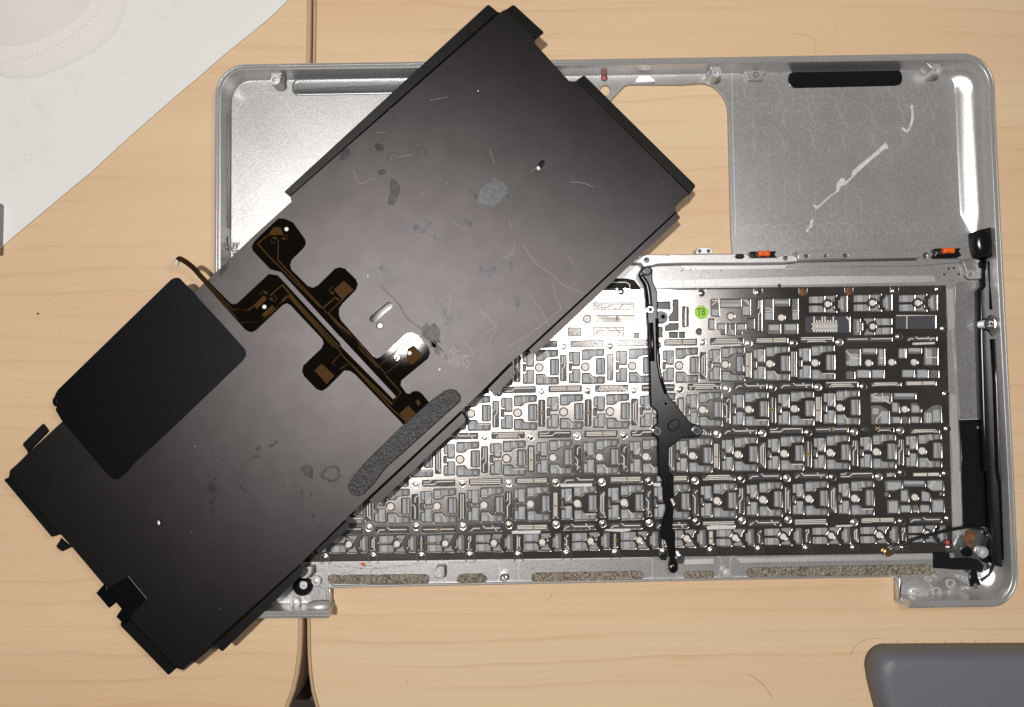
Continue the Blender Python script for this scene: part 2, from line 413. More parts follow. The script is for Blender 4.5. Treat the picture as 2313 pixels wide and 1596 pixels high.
def textmesh(s, size, m, mirror=False):
    cu = bpy.data.curves.new('t', 'FONT'); cu.body = s; cu.size = size; cu.align_x = 'CENTER'; cu.align_y = 'CENTER'; cu.extrude = .00001
    o = bpy.data.objects.new('t', cu); C.objects.link(o); dg = bpy.context.evaluated_depsgraph_get(); dg.update()
    me = bpy.data.meshes.new_from_object(o.evaluated_get(dg)); bpy.data.objects.remove(o); bpy.data.curves.remove(cu)
    if mirror: me.transform(Matrix.Scale(-1, 4, (1, 0, 0))); me.flip_normals()
    me.materials.clear(); setmats(me, m); return me
def blob(cx, cy, rx, ry, rot=0, irr=.25, n=36):
    ph = [random.uniform(0, 6.28) for _ in range(4)]
    out = []
    for i in range(n):
        a = 2 * math.pi * i / n
        k = 1 + irr * (.5 * math.sin(2 * a + ph[0]) + .35 * math.sin(3 * a + ph[1]) + .3 * math.sin(5 * a + ph[2]) + .25 * math.sin(8 * a + ph[3]) + .2 * math.sin(13 * a + ph[0]))
        x, y = rx * k * math.cos(a), ry * k * math.sin(a)
        out.append((cx + x * math.cos(rot) - y * math.sin(rot), cy + x * math.sin(rot) + y * math.cos(rot)))
    return out

# ================================================================== SETTING: two desks edge to edge, floor in the gap
def desk(name, label, outline, m):
    t = thing(name, label, 'desk', P(*outline[0], 0).to_tuple() if 0 else (0, 0, 0)); t['kind'] = 'structure'
    w_ = [Vector(p) for p in W(outline, 0)]
    a = sum(w_[i - 1].x * w_[i].y - w_[i].x * w_[i - 1].y for i in range(len(w_)))
    if a < 0: w_.reverse()
    inner = offset_path(w_, 1.55 * MM, True)
    v, f = loft(inner, [(0, -.024), (0, -.0006), (.0004, 0)], True, True)
    put('desk_top', pymesh(v, f, m), t)
    # edge band: rounded strip round the board
    v, f = loft(w_, [(1.5 * MM, -.024), (0, -.024), (0, -.0014), (.0003, -.0005), (.0009, -.00012), (1.45 * MM, -.00005), (1.5 * MM, -.0012)], True)
    put('edge_band', pymesh(v, f, 'band'), t)
    return t
left_edge = [(703.6, -420), (703.6, 0), (696, 500), (690, 900), (684.2, 1380), (683.2, 1440), (681, 1480), (675, 1525), (666, 1563), (652, 1600), (628, 1632), (592, 1652), (540, 1662)]
right_edge = [(705.8, -420), (705.8, 0), (700, 500), (695, 900), (691.6, 1380), (692.0, 1440), (693, 1480), (696, 1525), (701.5, 1563), (712, 1600), (735, 1632), (770, 1652), (820, 1662)]
desk('desk', 'pale maple desk top under the black panel and the white paper', left_edge + [(-900, 1662), (-900, -420)], 'wood_l')
desk('desk', 'pale maple desk top carrying the silver laptop case and the grey pad', right_edge + [(3100, 1662), (3100, -420)], 'wood_r')
fl = MB(); fl.box(-1.2, -1.2, -.74, 1.2, 1.2, -.70)
o = fl.build('floor', 'floor'); o['kind'] = 'structure'; o['label'] = 'dark floor seen through the gap between the desks'
# desk frame rail under the gap
rl = MB(); a = P(640, 1420, -.03); b = P(740, 1420, -.03)
rl.box(-.16, P(700, 1580, -.03).y, -.075, -.04, .3, -.030)
t = rl.build('desk_rail', 'floor'); t['label'] = 'brown rail under the gap between the two desk tops'; t['category'] = 'rail'

# ================================================================== PAPER
pp = [(650, 0), (611, 38), (560, 80), (500, 128), (455, 168), (400, 214), (345, 262), (268, 330), (207, 387), (150, 434), (100, 476), (33, 532), (0, 560), (-330, 840), (-700, 420), (-300, -330), (330, -330), (790, -118)]
t = thing('paper_sheet', 'blank white sheet of paper with faint print showing through from behind', 'paper', P(200, 200, 0).to_tuple())
w_ = W(pp, .0005); me = curvemesh([w_], .00015, .00045); setmats(me, 'paper'); put('sheet', me, t)
for s, x, y, r, sz in (('120', 112, 220, -.9, .0042), ('100000', 92, 248, -.9, .0046), ('360', 35, 275, -.9, .0042), ('2k', 400, 10, -.7, .005), ('150', 282, 78, -.9, .004),
                       ('45', 180, 170, -.8, .005), ('80', 155, 170, -.8, .004), ('7', 325, 125, -.8, .004), ('OC', 58, 350, -.8, .005), ('A', 250, 185, -.8, .0035), ('Y', 75, 300, -.8, .004),
                       ('35', 30, 380, -.8, .004), ('inc', 360, 30, -.8, .005), ('xc', 535, 28, -.8, .005), ('2', 175, 200, -.8, .004), ('V', 276, 165, -.8, .004), ('65', 100, 335, -.8, .004), ('12', 45, 195, -.8, .004)):
    o = put('show_through_print', textmesh(s, sz, 'ghost', True), t, P(x, y, .00046) + Vector((0, 0, .00001)), r)
mb = MB()
for i in range(9):
    x, y = 2 + i * 3.1, 200 - i * 2.5; a = P(x, y, .0005); mb.box(a.x, a.y, .00046, a.x + .00022, a.y + .0002, .00049)
mb.build('perforation_dots', 'ghost', t)

# ================================================================== FACE MASK
t = thing('face_mask', 'white cup shaped face mask with a double row of seam marks lying on the paper', 'face mask', P(0, 0, 0).to_tuple())
edge = smoothpath([(289, -30), (287, 0), (283, 17), (273, 47), (253, 80), (213, 113), (150, 147), (100, 167), (60, 177), (27, 176), (0, 170), (-90, 120), (-190, 10), (-240, -130), (-180, -290), (-20, -370), (150, -330), (255, -200), (286, -90)], 4, True)
cx, cy = 20, -100
v = []; f = []; ts = [(1, .5), (.985, 1.0), (.95, 1.7), (.90, 2.5), (.84, 3.4), (.77, 4.4), (.70, 5.5), (.6, 7.1), (.5, 8.7), (.35, 10.8), (.15, 12.4)]
n = len(edge)
base = [P(p.x, p.y, .0007).xy for p in edge]; cc = P(cx, cy, .0007).xy
for tt, z in ts:
    for p in base: g = cc + (p - cc) * tt; v.append((g.x, g.y, z * MM))
for i in range(len(ts) - 1):
    for j in range(n): f.append((i * n + j, i * n + (j + 1) % n, (i + 1) * n + (j + 1) % n, (i + 1) * n + j))
f.append(tuple(range((len(ts) - 1) * n, len(ts) * n)))
mi = [1 if i < 5 * n else 0 for i in range(len(f))]
put('cup', pymesh(v, f, ['mask', 'maskedge'], mi, True), t)
from mathutils.bvhtree import BVHTree
bvh = BVHTree.FromPolygons([Vector(a) for a in v], f)
mb = MB()
seam = smoothpath([q1(0, 0, *p) for p in [(690, -40), (680, 0), (640, 80), (560, 170), (450, 255), (300, 335), (150, 380), (0, 400), (-100, 402)]], 14)
for row, off in ((0, -2.6), (1, 2.6)):
    d = 0
    for i in range(1, len(seam)):
        a, b = seam[i - 1], seam[i]; d += (b - a).length
        if d < 9.5: continue
        d = 0; u = (b - a).normalized(); nn = Vector((-u.y, u.x)); c = b + nn * off + u * (4 if row else 0)
        g = P(c.x, c.y, .0042)
        ang = math.atan2(-u.y, u.x) + .75
        dx, dy = math.cos(ang), math.sin(ang)
        pts = [(g.x + dx * k * .0006 - dy * s * .00022, g.y + dy * k * .0006 + dx * s * .00022) for k, s in ((-1, 0), (-.4, -1), (.6, -1), (1, 0), (.6, 1), (-.4, 1))]
        hit = bvh.ray_cast(Vector((g.x, g.y, .05)), Vector((0, 0, -1)))[0]; zs_ = hit.z if hit else .004
        mb.prism(pts, zs_ - .0004, zs_ + .00016)
mb.build('seam_marks', 'maskedge', t)

# ================================================================== DARK ITEM at the border of the paper
t = thing('dark_rod', 'dark grey rounded rod end lying on the edge of the white paper', 'rod', P(-20, 520, 0).to_tuple())
mb = MB(); a = P(-25, 452, .006); b = P(-28.5, 570, .006)
mb.tube([a + (b - a) * k for k in (0, .03, .1, .5, 1)], [.0012, .0019, .0022, .0023, .0023], 14)
o = mb.build('barrel', 'dark', t, True)
mb = MB(); mb.tube([a + (b - a) * k + Vector((.0006, 0, -.0022)) for k in (.0, .04, .5, 1)], [.001, .0019, .002, .002], 12); mb.build('sleeve', 'paper', t, True)

# ================================================================== GREY PAD
t = thing('wrist_pad', 'grey textured rounded pad lying on the desk by the silver case', 'pad', P(2200, 1560, 0).to_tuple())
pl = bez((1950.6, 1500), (1950, 1452), (1992, 1452), 9) + [(2150, 1451), (2420, 1450), (2520, 1460), (2560, 1520), (2560, 1720), (2500, 1800), (2080, 1800), (2005, 1720), (1978, 1620), (1965, 1570), (1955, 1530)]
w_ = [Vector(p) for p in W(pl, 0.0)]; w_.reverse()
a = sum(w_[i - 1].x * w_[i].y - w_[i].x * w_[i - 1].y for i in range(len(w_)))
if a < 0: w_.reverse()
v, f = loft(w_, [(.0006, 0), (0, .0008), (.0002, .006), (.0009, .009), (.0022, .0108), (.0040, .0118), (.0062, .0122)], True, True)
autosmooth(put('cushion', pymesh(v, f, 'pad'), t), 40)
mb = MB()
for i in range(30):
    if random.random() < .6: x, y = random.uniform(1990, 2310), 1450.5 + random.uniform(-2.2, .5)
    else: y = random.uniform(1480, 1590); x = 1950 + max(0, (y - 1520) * .23) + random.uniform(-3, .5)
    g = P(x, y, .0002); r = random.uniform(.00006, .0002); mb.lathe([(r, .00003), (r * .7, r * .7), (r * .2, r)], 6, (g.x, g.y))
o = mb.build('dust_line', 'speck', t); o['kind'] = 'stuff'

# ================================================================== LAPTOP CASE
RIM, FLOOR = 10.5, 1.3
case = thing('laptop_case', 'open silver aluminium laptop top case lying face down showing its keyboard back', 'laptop case', P(1370, 760, 0).to_tuple())
A_ = [(741, 1397.5), (730, 1397.6), (600, 1398.3)] + bez((548, 1399), (478, 1400), (478, 1332), 9)[0:] + [(478.6, 1150), (480, 800), (481, 615), (482, 400)] + \
     bez((482.6, 214), (483, 142), (552, 141.4), 10) + [(900, 136.5), (1350, 130), (1800, 122.5), (2060, 118.5)] + bez((2176, 116.7), (2248, 115), (2251.3, 190), 10) + \
     [(2257, 330), (2271, 615), (2283, 840), (2294.6, 1064), (2302, 1240)] + bez((2304, 1298), (2306, 1371), (2248, 1372), 10) + [(2180, 1373), (2090, 1374.5), (2055, 1375)]
wallpath = [Vector(p) for p in W(A_, RIM * MM)]
wallpath.reverse()   # travel so that the inside is on the left
tst = offset_path(wallpath, .005, False)
if (tst[len(tst) // 2] - Vector(P(1300, 760, RIM * MM).xy)).length > (wallpath[len(tst) // 2] - Vector(P(1300, 760, RIM * MM).xy)).length: wallpath.reverse()
R_ = [(r * MM, z * MM) for r, z in ((3.0, .05), (.9, 0.05), (.35, .35), (.1, 1.0), (0, 2), (0, 9.3), (.5, 9.85), (1.15, 10.05), (1.35, 9.9), (1.5, 9.9), (1.65, 10.45), (1.9, 10.5), (3.35, 10.5), (3.55, 10.35), (3.7, 8.2), (3.75, 5.4), (4.1, 3.9), (4.8, 2.6), (5.9, 1.7), (7.4, 1.32), (7.6, 1.22))]
base_p = [(r * MM, z * MM) for r, z in ((3.0, .05), (.9, 0.05), (.35, .35), (.1, 1.0), (0, 2), (0, 9.3), (.5, 9.85), (1.05, 10.05), (1.25, 9.9), (1.4, 9.9), (1.55, 10.45), (1.75, 10.5), (3.0, 10.5), (3.2, 10.35))]
fil = [(.0, 8.4), (.02, 6.6), (.08, 5.0), (.25, 3.5), (.55, 2.2), (.85, 1.5), (1.0, 1.3), (1.03, 1.2)]
gx = [P(2120, 300, RIM * MM).x, P(2245, 300, RIM * MM).x]
gy0, gy1, gy2, gy3 = (P(2260, k, RIM * MM).y for k in (470, 555, 1275, 1310))
def _yw(y): return max(0.0, min(1.0, (y - gy1) / (gy0 - gy1))) if y > (gy1 + gy2) / 2 else max(0.0, min(1.0, (gy2 - y) / (gy2 - gy3)))
# a few more stations on the straight right side so the fillet can fade out
wp2 = []
for a, b in zip(wallpath, wallpath[1:]):
    k = max(1, int((b - a).length / .002)); wp2 += [a + (b - a) * (i / k) for i in range(k)]
wallpath = wp2 + [wallpath[-1]]
wts = [max(0.0, min(1.0, (p.x - gx[0]) / (gx[1] - gx[0]))) * _yw(p.y) for p in wallpath]
rings = [offset_path(wallpath, d, False) for d, z in base_p]; zs = [z for d, z in base_p]
o3 = offset_path(wallpath, .0033, False); o4 = offset_path(wallpath, .0118, False)
for k_, z in fil:
    rings.append([a + (b - a) * (k_ * (.05 + .95 * w__)) for a, b, w__ in zip(o3, o4, wts)]); zs.append(z * MM)
n = len(wallpath); v = []; f = []
for r, z in zip(rings, zs): v += [(p.x, p.y, z) for p in r]
for i in range(len(zs) - 1):
    for j in range(n - 1): f.append((i * n + j, i * n + j + 1, (i + 1) * n + j + 1, (i + 1) * n + j))
f += [tuple(i * n for i in range(len(zs))), tuple(i * n + n - 1 for i in range(len(zs)))]
autosmooth(put('side_wall', pymesh(v, f, 'alu_rim'), case), 30)

# floor of the case with the trackpad opening
inner = offset_path(wallpath, .003, False)
hinge = W([(2034, 1352), (2033, 1305), (2010, 1303.5), (1700, 1309), (1300, 1317), (900, 1325), (765, 1327.5), (748, 1330), (747, 1360)], FLOOR * MM)
d0 = (Vector(hinge[0]) - inner[-1]).length; d1 = (Vector(hinge[-1]) - inner[-1]).length
outer = [tuple(p) for p in inner] + (hinge if d0 < d1 else hinge[::-1])
tp = [(1381, 222)] + q(1, 0, [(1920, 582), (1945, 572)]) + [(1541, 191)] + bez((1584, 188), (1640, 188), (1644, 253), 8) + [(1651, 532), (1654.5, 572), (1541, 574.5), (1400, 577), (1150, 581)] + bez((1110, 582), (1085, 582), (1085, 556), 5) + [(1078, 260)] + bez((1078, 240), (1078, 197), (1120, 196), 6) + [(1340, 193), (1352, 222)] 
hole2 = circ(1367, 203.5, 11.5)
# opening edge stays clear of the round hole
tp = [p for p in tp if not (1335 < p[0] < 1379)]
tp[0] = (1380, 226)
tp += [(1330, 193.5), (1346, 214), (1360, 226)]
me = curvemesh([outer, W(tp, FLOOR * MM), W(hole2, FLOOR * MM)], .0002, FLOOR * MM, .00018); setmats(me, 'alu'); floor_o = put('palm_rest', me, case)

# pockets: shallow raised land or recessed slots, drawn as real steps
def slotpocket(pts, m='alu_dk', z=1.75):
    """raised kerb round a dished slot"""
    w1 = roundp(pts, 16, 5); k = Vector((sum(p[0] for p in w1) / len(w1), sum(p[1] for p in w1) / len(w1)))
    ww = [Vector(p) for p in W(w1, FLOOR * MM)]
    a = sum(ww[i - 1].x * ww[i].y - ww[i].x * ww[i - 1].y for i in range(len(ww)))
    if a < 0: ww.reverse()
    v, f = loft(ww, [(-.0004, .00128), (-.0001, .00148), (.0003, .00150), (.0006, .00146), (.0010, .00142), (.0022, .00138)], True, True)
    return pymesh(v, f, m)
S1 = q(0, 0, [(1985, 540), (2830, 525), (2830, 628), (1985, 642)]); S1 = roundp(S1, 17, 6)
S2 = q(2, 0, [(720, 490), (1483, 476), (1485, 574), (722, 592)])
o = put('slot_pocket', slotpocket(S1, 'slotgrey'), case); autosmooth(o, 60)
o = put('slot_pocket', slotpocket(S2, 'black'), case); autosmooth(o, 60)
o['label'] = 'black glossy slot'

# step line of the palm-rest pocket beside the opening
def ribbonD(mb, pts, wd, z, mi=0, th=.00005): mb.ribbon([P(x, y, z * MM).xy for x, y in pts], wd * MM, z * MM, mi, th)
mb = MB()
ribbonD(mb, q(2, 0, [(335, 520), (340, 700), (345, 1000), (362, 1590)]), .22, 1.42, th=.0002)
ribbonD(mb, bez(q1(2, 0, 335, 520), q1(2, 0, 335, 480), q1(2, 0, 372, 480), 5), .22, 1.42, th=.0002)
ribbonD(mb, q(2, 0, [(585, 480), (720, 484)]), .2, 1.42, th=.0002)
mb.build('pocket_step', 'alu_br', case)

# circular cutter marks
mb = MB()
def arc(cx, cy, r, a0, a1, wd=.16, z=1.38):
    n = max(5, int(abs(a1 - a0) * r / 6)); ribbonD(mb, [(cx + r * math.cos(a0 + (a1 - a0) * i / n), cy + r * math.sin(a0 + (a1 - a0) * i / n)) for i in range(n + 1)], wd, z)
arc(597, 275, 66, 0, 6.28, .22)
arc(655, 268, 26, -.5, 2.6, .12); arc(760, 262, 55, .6, 3.2, .12); arc(730, 235, 26, .2, 2.8, .1)
for i in range(13):
    cx = 1700 + i * 34.5; cy = 536 - i * .55
    if cx < 2150: arc(cx, cy, 29, math.pi * 1.02, math.pi * 1.98, .2); arc(cx, cy - 3, 29, .35, 2.79, .14)
for i in range(10):
    cx = 1698 + i * 34.5
    for yy, hh in ((330, 38), (395, 44), (455, 40)):
        if random.random() < .75: ribbonD(mb, [(cx + yy * .012, yy + random.uniform(-15, 15)), (cx + .6 + yy * .012, yy + hh)], .10, 1.36)
for i in range(9): ribbonD(mb, [(1790 + i * 34, 200), (1791 + i * 34, 222 + random.uniform(-6, 6))], .1, 1.36)
for i, (cx, cy, r) in enumerate(((1725, 222, 32), (1725, 265, 33), (1797, 250, 34), (1862, 248, 34), (1930, 246, 36), (2063, 228, 33), (2040, 190, 34), (1790, 222, 32), (1690, 215, 26), (1700, 205, 20))):
    arc(cx, cy, r, random.uniform(0, 1.5) if i not in (5,) else 0, random.uniform(3.2, 6.0) if i not in (5,) else 6.28, .19)
for yy in (222, 268, 318):
    for i in range(7): arc(1728 + i * 68 + yy * .02, yy - i * 1.1, 33, 0, 6.28, .17)
o = mb.build('cutter_marks', 'mark', case); o['kind'] = 'stuff'

# adhesive residue streaks
poly('adhesive_residue', q(2, 0, [(885, 1390), (895, 1382), (915, 1395), (940, 1378), (985, 1335), (1030, 1303), (1048, 1283), (1040, 1262), (1050, 1235), (1078, 1205), (1100, 1208), (1103, 1232), (1145, 1198), (1150, 1160), (1200, 1115), (1300, 1035), (1370, 970), (1385, 965), (1390, 985), (1398, 1008), (1375, 1008), (1290, 1075), (1200, 1155), (1160, 1195), (1105, 1250), (1075, 1258), (1062, 1292), (1010, 1325), (960, 1372), (925, 1405), (905, 1418)]), 1.25, 1.345, 'residue', case)
poly('adhesive_residue', q(2, 0, [(1543, 712), (1562, 708), (1566, 760), (1569, 800), (1560, 840), (1540, 880), (1522, 898), (1500, 888), (1484, 870), (1490, 858), (1508, 868), (1518, 880), (1540, 850), (1550, 810), (1552, 760)]), 1.25, 1.345, 'residue', case)
poly('adhesive_residue', q(2, 0, [(835, 1560), (860, 1530), (868, 1490), (890, 1478), (885, 1500), (880, 1540), (860, 1545), (850, 1575)]), 1.25, 1.34, 'residue', case)

# small machined features
def disc(name, x, y, prof, m, parent, n=20, smooth=True, sy=1.0):
    """prof in millimetres (r, z)"""
    zt = max(z for r, z in prof) * MM; g = P(x, y, zt); mb = MB(); mb.lathe([(r * MM, z * MM) for r, z in prof], n, (0, 0), 0, sy)
    o = put(name, mb.mesh(m, False), parent, (g.x, g.y, 0)); 
    return autosmooth(o, 40) if smooth else o
def boss(x, y, h, ro=2.1, ri=1.15, z0=1.2, m='alu_br', mh='shine', parent=None, name='screw_boss'):
    b_ = disc(name, x, y, [(ro, z0), (ro, h - .2), (ro - .2, h), (ri + .1, h), (ri, h - .1), (ri * .92, h - 1.0), (ri * .55, h - 1.5)], m, parent or case)
    return b_
# rim bosses with arms
for (bx, by), arm in ((q1(0, 0, 1865, 540), q(0, 0, [(1795, 462), (1830, 485), (1836, 540), (1905, 545), (1903, 510), (1925, 478), (1960, 458)])),
                      (q1(2, 0, 232, 490), q(2, 0, [(140, 425), (180, 445), (200, 490), (205, 510), (266, 500), (266, 455), (285, 425)])),
                      (q1(2, 0, 1728, 470), q(2, 0, [(1615, 402), (1660, 435), (1690, 465), (1700, 490), (1760, 480), (1757, 430), (1790, 408)]))):
    boss(bx, by, 8.4, 2.15, 1.25)
    a2 = list(arm); a2[0] = (a2[0][0], a2[0][1] - 4); a2[-1] = (a2[-1][0], a2[-1][1] - 4)
    poly('boss_arm', a2, 1.2, 7.4, 'alu', case, bev=.4)
poly('retaining_tab', q(2, 0, [(365, 478), (420, 490), (445, 548), (545, 542), (552, 505), (585, 475)]), 1.2, 2.6, 'alu', case, bev=.3, rnd=4)
disc('tab_hole', *q1(2, 0, 500, 505), [(1.3, 2.5), (1.2, 2.68), (.8, 2.68), (.7, 2.4)], 'shine', case)
# magnets and dots on the front web
def dot(x, y, z, parent):
    b_ = disc('dot_ring', x, y, [(1.45, z - .3), (1.45, z), (1.3, z + .06)], 'ink', parent)
    disc('red_dot', x, y, [(.85, z), (.85, z + .1)], 'red', b_)
dot(1365, 175.5, 1.5, case)
poly('scooped_notch', q(1, 0, [(1993, 566), (2000, 535), (2025, 515), (2080, 513), (2118, 530), (2132, 566)]), 1.25, 1.42, 'shine', case, rnd=4)
# left ledge with eye-shaped screw holes
poly('side_ledge', q(0, 0, [(1508, 750), (1520, 742), (1542, 765), (1545, 800), (1543, 1540), (1506, 1540)]), 1.2, 4.6, 'alu_br', case, bev=.3)
for zy in (828, 1150, 1476):
    for s in (-1, 1):
        x, y = q1(0, 0, 1526, zy + s * 11); disc('ledge_screw', x, y, [(.95, 4.5), (.95, 4.68), (.7, 4.72), (.62, 4.55)], 'shine', case)
# plug connector at the left edge, mostly under the panel
poly('connector_clip', q(0, 1, [(1500, 0), (1545, 0), (1548, 70), (1560, 90), (1530, 92), (1505, 75)]), 1.2, 4.4, 'shine', case, rnd=5, bev=.5)
poly('printed_tag', q(0, 1, [(1575, 40), (1608, 40), (1612, 150), (1585, 180), (1572, 120)]), 1.2, 1.7, 'keydark', case)
g = P(*q1(0, 1, 1592, 88), .0018); put('tag_text', textmesh('F40', .0045, 'trace'), case, g, -math.pi / 2)
mb = MB(); arc_pts = [(535 + 24 * math.cos(a), 537 + 24 * math.sin(a)) for a in [-2.4 + .25 * i for i in range(11)]]
ribbonD(mb, arc_pts, .18, 1.4); mb.build('pocket_step', 'alu_br', case)

# crossbar between trackpad and keyboard
poly('crossbar', [(1085, 585)] + [(1440, 583), (1447, 578), (1462, 574), (1505, 574.5), (1510, 576), (1514, 573)] + q(2, 1, [(0, 126), (360, 122), (425, 122), (445, 130), (460, 150), (640, 148), (660, 135), (745, 130), (780, 150), (780, 175), (700, 182), (440, 186), (0, 187)]) + [(1487, 596), (1475, 599), (1455, 604), (1447, 594), (1085, 604)], 1.2, 6.2, 'alu_br', case, bev=.35, holes=[circ(*q1(2, 1, 700, 152), 4.6, 14), circ(*q1(1, 1, 2070, 165), 5.0, 14)])
poly('crossbar_tab', q(2, 1, [(85, 124), (100, 85), (120, 78), (185, 78), (205, 90), (208, 124)]), 1.2, 6.0, 'alu_br', case, rnd=5, bev=.25, holes=[circ(*q1(2, 1, 118, 103), 3.4, 12), circ(*q1(2, 1, 178, 103), 3.4, 12)])
poly('rubber_stop', stadium(q1(2, 1, 375, 140), q1(2, 1, 405, 139), 5.6), 6.1, 6.6, 'black', case, bev=.2)
poly('magnet_block', q(2, 1, [(780, 106), (1140, 100), (1612, 94), (1614, 150), (1140, 158), (782, 165)]), 1.2, 7.6, 'alu', case, bev=.35,
     holes=[circ(*q1(2, 1, x, y), r, 12) for x, y, r in ((840, 138, 4.2), (972, 137, 3.4), (1105, 135, 5.0))])
poly('crossbar_base', q(2, 1, [(700, 172), (1610, 165), (1900, 158), (1910, 178), (1560, 205), (700, 215)]), 1.2, 2.2, 'alu', case, bev=.2)
disc('slotted_hole', *q1(2, 1, 1650, 132), [(1.3, 2.0), (1.2, 2.5), (.8, 2.5), (.75, 2.2)], 'shine', case)
for cx, cy in (q1(2, 1, 550, 128), q1(2, 1, 1800, 108)):
    hx = 30
    g = thing and None
    holder = poly('roller_holder', [(cx - 30, cy - 7), (cx - 15, cy - 8), (cx - 13, cy + 4), (cx + 13, cy + 4), (cx + 15, cy - 8), (cx + 30, cy - 8), (cx + 25, cy - 1), (cx + 31, cy + 8), (cx + 27, cy + 11), (cx - 27, cy + 12), (cx - 31, cy + 9), (cx - 25, cy + 1)], 3.5, 5.6, 'black', case, bev=.3)
    a = P(cx - 13, cy - 2, .0062); b = P(cx + 13, cy - 2.5, .0062)
    mb = MB(); pts = [a + (b - a) * k for k in (0, .06, .3, .5, .7, .94, 1)]; mb.tube(pts, [.0010, .0014, .00115, .00105, .00115, .0014, .0010], 14)
    mb.build('orange_roller', 'orange', holder, True)
# frosted glue bands above the keyboard
poly('glue_band', q(1, 1, [(2165, 310), (2312, 300), (2312, 345), (2165, 345)]) + [], 1.25, 1.36, 'alu_br', case)
poly('glue_band', q(2, 1, [(10, 300), (900, 275), (1700, 270), (1712, 280), (1715, 312), (900, 330), (10, 345)]), 1.25, 1.37, 'alu_br', case)
poly('glue_band', q(2, 1, [(0, 196), (700, 190), (1555, 176), (1560, 200), (700, 222), (0, 232)]), 1.25, 1.36, 'alu_br', case)
# right-hand corner ledge with screw
poly('corner_ledge', q(2, 1, [(1880, 172), (1900, 180), (1930, 262), (1945, 300), (2035, 295), (2035, 180), (2000, 150), (1900, 158)]), 1.2, 3.2, 'alu_dk', case, bev=.4, rnd=6)
boss(*q1(2, 1, 1958, 262), 3.9, 1.9, 1.2, 3.0)
for a, b in ((1803, 222), (1838, 220), (1773, 262), (1873, 260)): disc('pin_hole', *q1(2, 1, a, b), [(.55, 1.2), (.55, 1.42), (.35, 1.42), (.3, 1.3)], 'shine', case, 10)
# speaker pocket on the right
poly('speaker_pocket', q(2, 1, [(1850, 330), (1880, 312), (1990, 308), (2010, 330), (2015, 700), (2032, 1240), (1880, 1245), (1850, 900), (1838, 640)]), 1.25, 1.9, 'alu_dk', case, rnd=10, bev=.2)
poly('glue_band', q(2, 1, [(1788, 360), (1835, 360), (1845, 615), (1800, 650), (1795, 500)]), 1.25, 1.96, 'alu_br', case)
poly('glue_band', q(2, 1, [(1815, 1070), (1860, 1075), (1875, 1596), (1832, 1596)]), 1.25, 1.5, 'alu_br', case)
poly('glue_band', q(2, 2, [(1833, 0), (1895, 0), (1895, 330), (1870, 460), (1838, 420)]), 1.25, 1.5, 'alu_br', case)
mb = MB(); ribbonD(mb, q(2, 1, [(1848, 340), (1842, 640), (1862, 1000), (1880, 1240)]), .3, 2.0); ribbonD(mb, q(2, 1, [(2012, 330), (2020, 700), (2036, 1240)]), .3, 2.2)
ribbonD(mb, q(2, 1, [(1878, 1246), (2030, 1241), (2036, 1320)]), .35, 2.6)
mb.build('pocket_step', 'alu_br', case)
poly('speaker_film', q(2, 1, [(1880, 1250), (2028, 1246), (2045, 1596)]) + q(2, 2, [(2060, 0), (2068, 380), (1990, 375), (1910, 380), (1900, 200), (1893, 0)]), 1.3, 2.5, 'blackgloss', case, bev=.2)
mb = MB()
for zx, zy, hh in ((2040, 1400, 12), (2042, 1485, 12), (2040, 1530, 8), (2000, 1300, 5)):
    x, y = q1(2, 1, zx, zy); ribbonD(mb, [(x, y - hh / 2), (x + .5, y + hh / 2)], .5, 2.6)
for zy in (60, 130, 245): x, y = q1(2, 2, 2058, zy); ribbonD(mb, [(x, y - 5), (x + 1, y + 5)], .4, 2.6)
mb.build('torn_edge', 'alu_br', case)
g = P(*q1(2, 2, 1925, 100), .0026)

poly('antenna_channel', [(2216, 600), (2252, 590), (2256, 700), (2262, 900), (2268, 1064), (2276, 1255), (2248, 1270), (2240, 1190), (2226, 1064), (2217, 800)], 1.25, 2.4, 'black', case, bev=.3)
# black antenna bar along the right wall
bar = poly('antenna_bar', q(2, 1, [(2050, 150), (2105, 135), (2110, 250), (2122, 400), (2125, 520), (2100, 545), (2060, 575), (2060, 620), (2095, 660), (2120, 690), (2140, 1000), (2160, 1596)]) + q(2, 2, [(2185, 0), (2192, 300), (2206, 590), (2222, 650), (2190, 662), (2130, 640), (2100, 600), (2095, 500), (2085, 380), (2070, 0)]) + q(2, 1, [(2050, 1596), (2032, 1240), (2016, 700), (2012, 372), (2042, 340), (2046, 240)]), 1.3, 5.2, 'black', case, bev=.9)
mb = MB()
for (pts, r) in ((q(2, 1, [(2085, 170), (2095, 330), (2098, 500)]), .9), (q(2, 1, [(2108, 700), (2125, 1000), (2145, 1596)]) + q(2, 2, [(2165, 100), (2178, 350), (2190, 600)]), 1.3)):
    mb.tube([P(x, y, .0053) for x, y in pts], r * MM, 10)
mb.build('antenna_ridge', 'black', bar, True)
foot = poly('rubber_block', [(2208, 521), (2218, 517), (2239.6, 512), (2247, 530), (2252, 555), (2254, 575), (2246, 581), (2238, 578), (2219, 581), (2213, 565), (2209, 545)], 1.3, 8.0, 'blackmatte', case, bev=.8)
me = bpy.data.meshes.new('m')
disc('rubber_dome', 2226, 546, [(3.2, 7.8), (3.0, 8.6), (2.4, 9.0), (1.2, 9.15)], 'black', foot, 24, True, 1.55)
boss(*q1(2, 1, 2088, 597), 8.6, 2.6, 1.5, 4.0, 'shine')
poly('clip_hole', stadium(q1(2, 1, 2022, 185), q1(2, 1, 2022, 205), 5.0), 3.1, 3.4, 'blackmatte', case)
